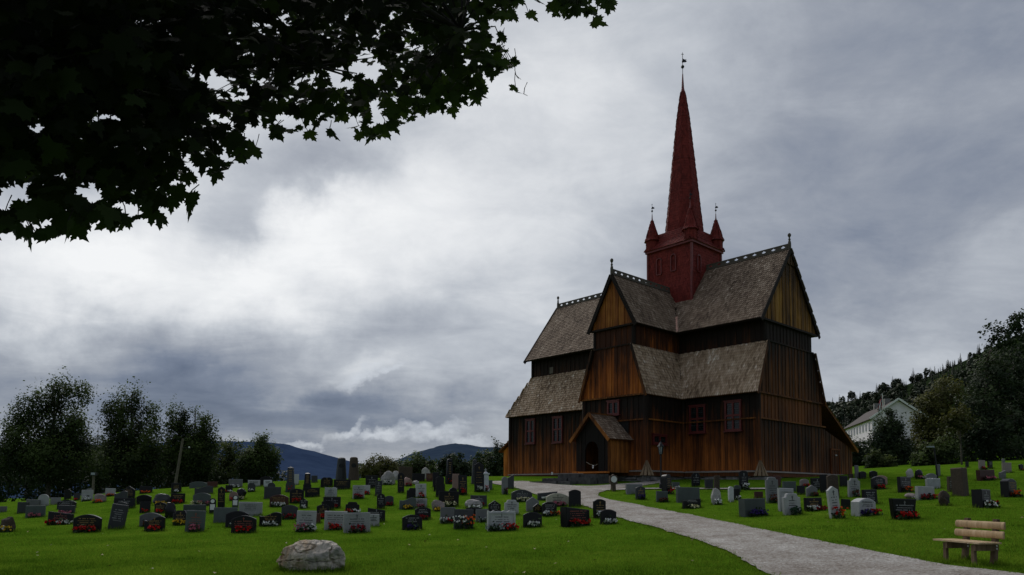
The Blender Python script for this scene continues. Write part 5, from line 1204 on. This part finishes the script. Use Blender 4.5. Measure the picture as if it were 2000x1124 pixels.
def unique_labels(items, descs, extra, least=5):
    """items: (cx, by); try description, then description + flowers, then + nearest landmark, then order from the left"""
    out = list(descs)
    def dups(L):
        c = {}
        for i, s in enumerate(L): c.setdefault(s, []).append(i)
        return [v for v in c.values() if len(v) > 1]
    for v in dups(out):
        for i in v:
            if extra[i]: out[i] = out[i]+' and '*(' with ' in out[i])+' with '*(' with ' not in out[i])+extra[i]
    def near(i, side):
        cx, by = items[i]; c = sorted((math.hypot(cx-a, (by-b)*2.2), a, b, nme) for a, b, nme in LMK if abs(a-cx)+abs(b-by) > 2)[0]
        if c[0] > 130: return None
        dx, dy = cx-c[1], by-c[2]
        if abs(dx) > abs(dy)*1.6: return (('right of ' if dx > 0 else 'left of ') if side else 'beside ')+c[3]
        return ('in front of ' if dy > 0 else 'behind ')+c[3]
    for side in (0, 1):
        for v in dups(out):
            ph = {}
            for i in v:
                k = near(i, side)
                if k: ph.setdefault(k, []).append(i)
            for k, idx in ph.items():
                if len(idx) == 1 and len((out[idx[0]]+', '+k).split()) <= 16: out[idx[0]] += ', '+k
    for v in dups(out):
        v = sorted(v, key=lambda i: items[i][0])
        for k, i in enumerate(v): out[i] = '%s of the %s: %s' % (ORD[k], NUM[len(v)], out[i])
    for i, t in enumerate(out):
        if len(t.split()) < least:
            c = near(i, 0) or (extra[i] and 'with '+extra[i]) or 'standing in the mown grass'; out[i] = t+', '+c
    return out
descs = [describe(g) for g in G]
flt = [(' and '.join(FLW[c] for c in g[6].split())+' flowers') if g[6] else '' for g in G]
labels = unique_labels([(g[0], g[1]) for g in G], descs, flt)
fl_i = [i for i, g in enumerate(G) if g[6]]
fdesc = []
for i in fl_i:
    g = G[i]; short = (COLW[g[5]]+' '+SHW[g[4]].replace('gravestone', 'stone')); fdesc.append('%s before the %s' % (flt[i].replace(' flowers', ' flower clump') if g[6] != 'green' else 'evergreen shrubs', short))
flabels = unique_labels([(G[i][0], G[i][1]) for i in fl_i], fdesc, ['']*len(fl_i))
flab = dict(zip(fl_i, flabels))
def tapered(mb, w0, w1, t0, t1, z0, z1, m=0):
    mb.hexa([(-w0/2, -t0/2, z0), (w0/2, -t0/2, z0), (w0/2, t0/2, z0), (-w0/2, t0/2, z0), (-w1/2, -t1/2, z1), (w1/2, -t1/2, z1), (w1/2, t1/2, z1), (-w1/2, t1/2, z1)], m)
for gi, g in enumerate(G):
    cx, by, wp, hp, shp, st, fl, let, ex = g; rs = random.Random(gi*17+3)
    p = ground_hit(cx, by); sc_ = p.y/FPX*1.0; rot = ex.get('rot', rs.uniform(9, 20)); bear = math.degrees(math.atan2(p.x, p.y))
    th = ex.get('thick', max(.1, min(.2, .16*wp*sc_)))
    # apparent width = front + side
    al = R(rot+bear); W = wp*sc_*math.cos(R(bear))
    if ex.get('thick'): W = (W-th*abs(math.sin(al))*.8)/max(.75, math.cos(al))
    W = max(.22, W); Hm = max(.2, hp*sc_)
    mb = MB()
    if shp == 'rough': rough_block(mb, W, Hm, max(.25, W*.5), gi+5)
    elif shp == 'obelisk':
        tapered(mb, W, W*.96, W*.9, W*.86, -.12, Hm*.32); tapered(mb, W*.82, W*.66, W*.72, W*.58, Hm*.32+.002, Hm*.94); tapered(mb, W*.66, W*.1, W*.58, W*.1, Hm*.94+.001, Hm)
    elif shp == 'column':
        pr = [(W*.62, -.12), (W*.58, Hm*.2), (W*.5, Hm*.55), (W*.44, Hm*.9), (W*.42, Hm*.955), (W*.3, Hm*.99), (.05, Hm)]; mb.lathe(pr, 14)
    elif shp == 'cross':
        mb.box((-.04, -.03, -.1), (.04, .03, Hm)); mb.box((-W/2, -.028, Hm*.62), (-.041, .028, Hm*.74)); mb.box((.041, -.028, Hm*.62), (W/2, .028, Hm*.74))
    elif shp == 'pillar':
        tapered(mb, W*1.05, W, W, W*.95, -.12, Hm*.12); tapered(mb, W*.82, W*.76, W*.8, W*.72, Hm*.12+.001, Hm*.72); tapered(mb, W*1.05, W*1.05, W, W, Hm*.72+.001, Hm*.78); tapered(mb, W*.7, W*.25, W*.6, W*.2, Hm*.78+.001, Hm*.85)
    elif shp == 'discpost':
        tapered(mb, W*.5, W*.5, .2, .2, -.12, Hm*.42); pts = [(-W*.5, Hm*.42), (W*.5, Hm*.42), (W*.55, Hm*.62), (W*.48, Hm*.92), (W*.2, Hm*.93), (0, Hm), (-W*.2, Hm*.93), (-W*.48, Hm*.92), (-W*.55, Hm*.62)]; stone_slab(mb, pts, .18, sink=0)
    else:
        pts = outline(shp, W, Hm, rs)
        stone_slab(mb, pts, th, cham=.012 if W < .5 else .018)
    o = mb.build('gravestone' if shp not in ('cross',) else 'grave_cross', st, None, (p.x, p.y, p.z))
    lean = ex.get('lean', 0)+rs.uniform(-1.3, 1.3); o.rotation_euler = (R(rs.uniform(-3.5, .5)), R(lean), R(rot))
    tag(o, labels[gi], 'gravestone', 'gravestones in the churchyard')
    flat_face = shp not in ('rough', 'obelisk', 'column', 'cross', 'pillar', 'discpost')
    if flat_face and ex.get('frame'):
        f = MB(); y = -th/2-.01; b = .06
        for a, bb in (((-W/2+b, Hm*.12), (W/2-b, Hm*.12+.035)), ((-W/2+b, Hm*.86-.035), (W/2-b, Hm*.86)), ((-W/2+b, Hm*.12+.036), (-W/2+b+.03, Hm*.86-.036)), ((W/2-b-.03, Hm*.12+.036), (W/2-b, Hm*.86-.036))): f.box((a[0], y-.008, a[1]), (bb[0], y+.011, bb[1]))
        f.build('raised_border', st, o)
    if flat_face and let: inscription(o, W*(.8 if ex.get('frame') else 1), Hm, th, let, rs, ex.get('cross', 0 if hp < 20 else None), ex.get('lines'))
    if shp == 'obelisk' and let:
        f = MB()
        for k in range(7):
            z = Hm*(.82-.07*k); L = W*.38*rs.uniform(.7, 1); y = -W*.36+W*.07*((z/Hm-.32)/.62); f.box((-L/2, y-.012, z), (L/2, y+.02, z+.025))
        f.build('lettering', 'letter_'+let, o)
    if shp == 'column': f = MB(); f.lathe([(W*.26, -.02), (W*.26, .02)], 14); f.v = [(v[0], -W*.46+v[2], Hm*.62+v[1]) for v in f.v]; f.build('medallion', 'iron', o)
    if shp == 'pillar':
        f = MB(); s = W*.2; f.box((-s*.3, -s*.3, Hm*.85), (s*.3, s*.3, Hm)); f.box((-s, -s*.28, Hm*.91), (-s*.31, s*.28, Hm*.94)); f.box((s*.31, -s*.28, Hm*.91), (s, s*.28, Hm*.94)); f.build('cross', st, o)
    if shp == 'discpost' or ex.get('disc'):
        r = W*.42 if shp == 'discpost' else W*.3; zc = Hm*.70 if shp == 'discpost' else Hm*.80; f = MB(); f.lathe([(r, -.012), (r, .012)], 20); yy = -.10 if shp == 'discpost' else -th/2-.012
        f.v = [(v[0], yy+v[2], zc+v[1]) for v in f.v]; f.build('disc', 'white_paint', o)
        if ex.get('disc'): f = MB(); f.box((-W*.36, -th/2-.02, Hm*.22), (W*.36, -th/2-.003, Hm*.60)); f.build('plaque', 'white_paint', o)
    if ex.get('plaque'): f = MB(); f.box((-W*.2, -W*.32, Hm*.14), (W*.24, -W*.22, Hm*.55)); f.build('plaque', 'black', o)
    if fl:
        fc = fl.split(); fw = Vector((math.sin(R(rot)), -math.cos(R(rot)), 0)); off = th/2+.10 if shp != 'rough' else W*.3+.1
        q = p+fw*off; tall = .5 if ex.get('tallfl') else min(.34, Hm*.38)
        flowers((q.x, q.y, gz(q.x, q.y)), R(rot), W*(.95 if len(fc) > 1 else rs.uniform(.5, .8)), fc, gi+900, flab[gi], tall)

# longer grass the mower misses, round the foot of every stone, the boulder and the bench
TX, TY, TH = [], [], []
g = np.random.default_rng(5)
for gg in G:
    p = ground_hit(gg[0], gg[1]); W = gg[2]*p.y/FPX; m = int(70+120*W)
    TX.append(p.x+(g.random(m)-.5)*(W+.16)); TY.append(p.y+g.normal(size=m)*.09-.02); TH.append(np.full(m, .13))
p = ground_hit(604, 1117); a = g.random(900)*6.283; r_ = 1+.10*g.normal(size=900)
TX.append(p.x+np.cos(a)*.68*r_); TY.append(p.y+.25+np.sin(a)*.46*r_); TH.append(np.full(900, .12))
for q in ((1841, 1101), (1900, 1110), (1949, 1105), (1886, 1094)):
    p = ground_hit(*q); TX.append(p.x+g.normal(size=90)*.07); TY.append(p.y+g.normal(size=90)*.07); TH.append(np.full(90, .11))
for P_ in (PATH,):
    for k in range(len(P_)):
        b = P_[k]
        if 11 < b.y < 42: m = 9; TX.append(b.x+g.normal(size=m)*.07); TY.append(b.y+g.normal(size=m)*.07); TH.append(np.full(m, .075))
TX, TY, TH = map(np.concatenate, (TX, TY, TH)); n = len(TX); Z = terr(TX, TY)-.01
a = g.random(n)*6.283; l = TH*(.5+.8*g.random(n)); wd2 = .009*(.7+.6*g.random(n)); le = (g.random((n, 2))-.5)*.12
c, s_ = np.cos(a)*wd2, np.sin(a)*wd2
P = np.stack([np.stack([TX-c, TY-s_, Z], 1), np.stack([TX+c, TY+s_, Z], 1), np.stack([TX+le[:, 0], TY+le[:, 1], Z+l], 1)], 1).reshape(-1, 3)
o = np_mesh('tall_grass', P, 3, .25+.5*g.random(n), 'blade'); tag(o, 'longer unmown grass fringing the gravestones, boulder and path', 'grass', kind='stuff')

# ------------------------------------------------------------------ the maple the photographer stands under
LEAFP = [(0, -.02), (.10, -.06), (.22, -.14), (.20, -.02), (.36, -.02), (.33, .08), (.46, .20), (.36, .24), (.40, .38), (.26, .34), (.20, .40), (.14, .36), (.13, .52), (.17, .58), (.08, .62), (0, .80),
         (-.08, .62), (-.17, .58), (-.13, .52), (-.14, .36), (-.20, .40), (-.26, .34), (-.40, .38), (-.36, .24), (-.46, .20), (-.33, .08), (-.36, -.02), (-.20, -.02), (-.22, -.14), (-.10, -.06)]
MX, MY = -5.6, 1.2
maple = empty('maple_tree', (MX, MY, gz(MX, MY))); tag(maple, 'overhanging dark maple with a dense canopy of lobed leaves against the sky', 'tree')
CAN = [(-700, 420), (-300, 470), (0, 455), (75, 465), (150, 455), (240, 440), (330, 428), (395, 405), (425, 350), (490, 300), (545, 262), (620, 255), (690, 262), (745, 268), (790, 232), (870, 215), (950, 190), (1012, 175), (1008, 120), (965, 85), (962, 42), (1060, 22), (1130, 40), (1180, 48), (1195, 10), (1230, -200), (1000, -700), (-700, -900)]
g = np.random.default_rng(77)
def in_can(x, y): return inside(CAN, x, y)
def edge_dist(x, y):
    d = np.full(np.shape(x), 1e9); n = len(CAN)
    for i in range(n):
        a = np.array(CAN[i], float); b = np.array(CAN[(i+1) % n], float); ab = b-a; t = np.clip(((x-a[0])*ab[0]+(y-a[1])*ab[1])/(ab@ab), 0, 1); d = np.minimum(d, np.hypot(x-a[0]-t*ab[0], y-a[1]-t*ab[1]))
    return d
# leaf sprays: sampled through the part of the crown that hangs over the churchyard (4 to 10 m out)
sprays = []
M = 90000; sx_ = g.uniform(-650, 1230, M); sy_ = g.uniform(-850, 475, M); ok = in_can(sx_, sy_); sx_, sy_ = sx_[ok], sy_[ok]; ed = edge_dist(sx_, sy_)
gap = np.array([noise.noise((x*.011, y*.014, 0.3)) for x, y in zip(sx_, sy_)])
dens = np.where(sy_ < -60, .35, 1.0)*np.where(sx_ < -60, .35, 1.0)
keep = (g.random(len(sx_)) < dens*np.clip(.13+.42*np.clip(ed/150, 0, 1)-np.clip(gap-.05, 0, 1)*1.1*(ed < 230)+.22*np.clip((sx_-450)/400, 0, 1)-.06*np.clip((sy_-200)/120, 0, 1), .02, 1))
sx_, sy_, ed = sx_[keep], sy_[keep], ed[keep]
sel = g.permutation(len(sx_))[:11800]; sx_, sy_, ed = sx_[sel], sy_[sel], ed[sel]
LV, LT, tw_p, STALK = [], [], [], []
lp = np.array([(x, y, 0) for x, y in LEAFP]); lp[:, 1] -= .3
DANGLE = [(12, 432, 52), (58, 462, 62), (148, 448, 58), (120, 430, 50), (205, 438, 50), (312, 430, 52), (368, 404, 66), (420, 345, 40), (262, 428, 44), (490, 296, 50), (465, 305, 46), (545, 262, 40), (608, 265, 36), (652, 262, 36), (726, 268, 46), (690, 248, 36), (885, 220, 32), (805, 232, 30), (1005, 120, 28), (1018, 182, 30), (1012, 150, 20), (985, 34, 36), (1040, 32, 34), (1085, 20, 42), (1120, 25, 40), (1150, 22, 38), (1170, 45, 42), (1188, 15, 36), (978, 75, 28), (1060, 8, 36), (1105, 4, 40), (1010, 2, 34), (1140, 2, 34), (960, 20, 36), (950, 10, 36), (985, 8, 30)]
sx_ = np.concatenate([sx_, [d[0] for d in DANGLE]]); sy_ = np.concatenate([sy_, [d[1] for d in DANGLE]]); ed = np.concatenate([ed, [-d[2] for d in DANGLE]])
for x, y, e in zip(sx_, sy_, ed):
    near = 4.6+2.3*min(1, max(0, (x-250)/450))
    D = near+g.random()**.8*(4.5 if e > 45 else 1.2)
    P = ray(x, y); P = np.array(CAM+P*D); s = .175*g.uniform(.7, 1.2)
    if e < 0: D = near+.4; s = -e*D/FPX*.95; e = 0
    elif e < 26: s *= .9
    # blades hang: upper face tips outwards, tip points down and out
    nrm = np.array([g.normal()*.40-.25*P[0]/D, -.85+g.normal()*.35, .30+.40*g.normal()]); nrm /= np.linalg.norm(nrm)
    tip = np.array([g.normal()*.6, g.normal()*.45, -.85+.3*g.normal()]); tip -= nrm*tip.dot(nrm); tip /= np.linalg.norm(tip); side = np.cross(tip, nrm)
    bend = g.uniform(-.25, .5)
    q = P+s*(lp[:, :1]*side+lp[:, 1:2]*tip+nrm*(-bend*np.abs(lp[:, :1])*.7+.3*bend*lp[:, 1:2]**2))
    if e < 30 and g.random() < (.9 if e == 0 else .22): STALK.append((q[0], .07+.09*g.random()))
    LV.append(q); LT.append(np.clip(g.random()*.30+(.62 if x > 560 else .30)*max(0, 1-max(e, 0)/85)*g.random()**.5, 0, 1))  # inner leaves toned dark as shade, edge ones greener as painted backlight
    if len(tw_p) < 420 and g.random() < .06: tw_p.append((P, e))
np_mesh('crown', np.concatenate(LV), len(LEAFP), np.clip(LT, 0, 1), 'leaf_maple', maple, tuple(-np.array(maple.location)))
w = MB(); base = Vector((0, 0, 0)); ml = maple.location
tp = [Vector((.02*i*i*.3, .03*i, -.3+.85*i)) for i in range(9)]; w.tube(tp, [.42, .34, .30, .28, .25, .22, .18, .13, .07], 12); w.build('trunk', 'bark_dark', maple, smooth=True)
limb_ends = [((60, 300), 6.2), ((330, 250), 6.6), ((620, 130), 7.2), ((900, 60), 7.6), ((250, 60), 6.0), ((-100, 100), 5.5), ((1120, -40), 7.4)]
LMB = []
for k, ((px, py), D) in enumerate(limb_ends):
    e = CAM+ray(px, py)*D-ml; s = tp[3+k % 4]; w = MB(); m1 = s.lerp(e, .35)+Vector((0, 0, .5)); m2_ = s.lerp(e, .7)+Vector((0, 0, .35)); pts = [s, m1, m2_, e]
    w.tube(pts, [.12, .075, .045, .015], 7); w.build('limb', 'bark_dark', maple, smooth=True); LMB.append(pts)
w = MB(); rs = random.Random(3)
for P, e in tw_p:
    t = Vector(P)-ml; best = min((p_ for L in LMB for p_ in (L[1], L[2], L[3], L[1].lerp(L[2], .5), L[2].lerp(L[3], .5))), key=lambda p_: (p_-t).length)
    if (best-t).length < 2.6: m = best.lerp(t, .55)+Vector((rs.uniform(-.1, .1), rs.uniform(-.1, .1), rs.uniform(.0, .22))); w.tube([best, m, t], [.012, .007, .003], 4)
for q, sk in STALK:
    q = Vector(q)-ml; e = q+Vector((rs.uniform(-.09, .09), rs.uniform(-.02, .08), sk)); w.tube([q, q.lerp(e, .5)+Vector((rs.uniform(-.015, .015), 0, 0)), e], .0035, 4)
w.build('twigs', 'bark_dark', maple)
# a few leaves already shed on the grass
n = 70; Y = g.uniform(12.5, 30, n); X = (g.random(n)*2-1)*Y*.72; k = ~inside(PATH, X, Y); X, Y = X[k], Y[k]; n = len(X); Z = terr(X, Y)+.045
a = g.random(n)*6.28; s = .035; P = np.stack([np.stack([X+s*np.cos(a+t), Y+s*np.sin(a+t), Z+.015*g.normal(size=n)], 1) for t in (0, 1.5, 3.0, 4.6)], 1).reshape(-1, 3)
o = np_mesh('fallen_leaves', P, 4, g.random(n), 'leaf_fallen'); tag(o, 'scattered pale yellow leaves lying on the lawn', 'fallen leaves', kind='stuff')
# cloud masses seen that day, by direction: centre (as a viewing direction), angular half-widths, turn, brightness
SKY_BLOBS = [(590, 415, 4.5, 2.6, 20, .22), (690, 430, 16, 9, 12, .20), (950, 330, 24, 16, 0, .17), (1230, 230, 13, 14, 0, .08), (60, 550, 11, 4.5, 0, .40), (260, 560, 12, 4.5, 15, .22), (560, 520, 12, 5, 10, .12),
    (480, 430, 9, 2.2, 40, -.28), (620, 320, 9, 3, 30, -.22), (420, 690, 18, 5, 0, -.22), (200, 780, 14, 5, 0, -.13), (700, 590, 9, 5, 10, .06), (800, 640, 16, 4, 0, -.05),
    (640, 810, 13, 2.2, 0, -.26), (1750, 230, 15, 11, 0, -.14), (1500, 480, 18, 10, 10, -.08), (1930, 540, 7, 3, 10, .18), (1730, 260, 5, 2, 0, .12), (1850, 700, 14, 4, 5, .04),
    (1250, 90, 16, 9, 0, .05), (1700, 20, 14, 6, 0, -.04), (950, 730, 12, 3, 5, .14), (680, 725, 5, 1.2, 15, .24), (1000, 560, 38, 38, 0, .0)]
CUMULUS = [(835, 842, 4.0, 1.15, 6), (800, 824, 1.7, 1.0, 0), (905, 848, 4, .7, 0), (640, 840, 3.6, .65, 22), (700, 852, 3.5, .6, 0), (560, 858, 2.6, .45, 0), (690, 738, 4.2, 1.0, 20), (760, 735, 2.5, .5, 10), (10, 845, 1.8, .6, 0)]
# ------------------------------------------------------------------ sky and light
SUN_AZ, SUN_EL = R(-22), R(46)
wd = bpy.data.worlds.new('World'); S.world = wd; wd.use_nodes = True
nt = wd.node_tree; bg = nt.nodes['Background']
tc = nt.nodes.new('ShaderNodeTexCoord').outputs['Generated']
sky = nt.nodes.new('ShaderNodeTexSky'); sky.sky_type = 'NISHITA'; sky.sun_disc = False; sky.sun_elevation = SUN_EL; sky.sun_rotation = SUN_AZ
sep = nd(nt, 'ShaderNodeSeparateXYZ', {0: tc})
dz = mth(nt, 'MAXIMUM', sep.outputs[2], 0.0); den = mth(nt, 'ADD', dz, .22)
qx, qy = mth(nt, 'DIVIDE', sep.outputs[0], den), mth(nt, 'DIVIDE', sep.outputs[1], den)
q = nd(nt, 'ShaderNodeCombineXYZ', {0: qx, 1: qy, 2: 0.0}).outputs[0]
n_big = noi(nt, nd(nt, 'ShaderNodeMapping', {'Vector': q, 'Rotation': (0, 0, .5), 'Scale': (1, 1.5, 1), 'Location': (3.1, 1.7, .4)}).outputs[0], .9, 8, .56, .35)
n_mid = noi(nt, nd(nt, 'ShaderNodeMapping', {'Vector': q, 'Rotation': (0, 0, -.3), 'Scale': (1.1, 1.6, 1), 'Location': (7.7, 2.2, 1.4)}).outputs[0], 2.6, 9, .6, .5)
n_dir = noi(nt, nd(nt, 'ShaderNodeMapping', {'Vector': tc, 'Scale': (1, 1, 1.7), 'Location': (.3, .9, .1)}).outputs[0], 7.0, 9, .62, .4)
# warp the direction a little so the cloud masses have ragged edges
wn = nd(nt, 'ShaderNodeTexNoise', {'Vector': tc, 'Scale': 4.5, 'Detail': 7.0, 'Roughness': .6})
wv = nd(nt, 'ShaderNodeVectorMath', {0: wn.outputs[1], 1: (.5, .5, .5)}, operation='SUBTRACT').outputs[0]
wv = nd(nt, 'ShaderNodeVectorMath', {0: wv, 'Scale': .20}, operation='SCALE').outputs[0]
dirw = nd(nt, 'ShaderNodeVectorMath', {0: tc, 1: wv}, operation='ADD').outputs[0]
def blob(px, py, sx, sy, rot=0, src=None):
    """soft cloud mass around a compass direction; sx, sy are angular half-widths in degrees"""
    c = ray(px, py); tx = Vector((c.y, -c.x, 0)).normalized(); ty = tx.cross(c)
    a, b = tx*math.cos(rot)+ty*math.sin(rot), -tx*math.sin(rot)+ty*math.cos(rot)
    s = src or dirw
    def dt(v, k):
        d = nd(nt, 'ShaderNodeVectorMath', {0: s, 1: tuple(v/math.sin(R(k)))}, operation='DOT_PRODUCT').outputs['Value']
        return mth(nt, 'SUBTRACT', d, c.dot(v)/math.sin(R(k)))
    x, y = dt(a, sx), dt(b, sy)
    r2 = mth(nt, 'ADD', mth(nt, 'MULTIPLY', x, x), mth(nt, 'MULTIPLY', y, y))
    f = nd(nt, 'ShaderNodeVectorMath', {0: tc, 1: tuple(c)}, operation='DOT_PRODUCT').outputs['Value']
    return mth(nt, 'MULTIPLY', mth(nt, 'EXPONENT', mth(nt, 'MULTIPLY', r2, -1.0)), mth(nt, 'GREATER_THAN', f, 0.0))
BL = SKY_BLOBS
val_ = mth(nt, 'ADD', mth(nt, 'MULTIPLY', mth(nt, 'SUBTRACT', n_big, .5), .55), .45)
val_ = mth(nt, 'ADD', val_, mth(nt, 'MULTIPLY', mth(nt, 'SUBTRACT', n_mid, .5), .38))
val_ = mth(nt, 'ADD', val_, mth(nt, 'MULTIPLY', mth(nt, 'SUBTRACT', n_dir, .5), .30))
for px, py, sx, sy, rot, amp in BL:
    val_ = mth(nt, 'ADD', val_, mth(nt, 'MULTIPLY', blob(px, py, sx, sy, R(rot)), amp))
back = nd(nt, 'ShaderNodeMapRange', {'Value': sep.outputs[1], 'From Min': -.75, 'From Max': .15, 'To Min': -.16, 'To Max': 0.0}).outputs[0]  # unseen sky behind the camera, dimmed to keep the church walls dark
val_ = mth(nt, 'ADD', val_, back)
ccol = ramp(nt, val_, [(.0, (.068, .095, .160)), (.22, (.165, .198, .272)), (.42, (.315, .343, .398)), (.62, (.505, .535, .58)), (.82, (.74, .76, .785)), (1.0, (.93, .94, .945))])
# bright cumulus low over the valley
cm_n = noi(nt, nd(nt, 'ShaderNodeMapping', {'Vector': tc, 'Scale': (1, 1, 2.2)}).outputs[0], 16, 8, .62, .3)
cum = None
for px, py, sx, sy, rot in CUMULUS:
    k = blob(px, py, sx, sy, R(rot), None); cum = k if cum is None else mth(nt, 'MAXIMUM', cum, k)
cf = nd(nt, 'ShaderNodeMapRange', {'Value': mth(nt, 'ADD', cum, mth(nt, 'MULTIPLY', mth(nt, 'SUBTRACT', cm_n, .5), 1.5)), 'From Min': .52, 'From Max': 1.15, 'To Min': 0.0, 'To Max': .85}).outputs[0]
ccol = mixc(nt, cf, ccol, (.62, .66, .72))
skyc = nd(nt, 'ShaderNodeVectorMath', {0: sky.outputs[0], 'Scale': .08}, operation='SCALE').outputs[0]
fin = mixc(nt, .93, skyc, ccol)
nt.links.new(fin, bg.inputs['Color']); bg.inputs['Strength'].default_value = 1.0
sl_ = bpy.data.lights.new('sun', 'SUN'); sl_.energy = 1.5; sl_.angle = R(35); sl_.color = (1, .96, .9)
so = bpy.data.objects.new('sun', sl_); COL.objects.link(so)
sd = Vector((math.sin(SUN_AZ)*math.cos(SUN_EL), math.cos(SUN_AZ)*math.cos(SUN_EL), math.sin(SUN_EL)))
so.rotation_euler = sd.to_track_quat('Z', 'Y').to_euler()
S.view_settings.view_transform = 'Standard'; S.view_settings.look = 'None'; S.view_settings.exposure = 0
S.render.engine = 'CYCLES'
S.cycles.use_denoising = True; S.cycles.max_bounces = 5; S.cycles.diffuse_bounces = 3; S.cycles.glossy_bounces = 2; S.cycles.transmission_bounces = 2
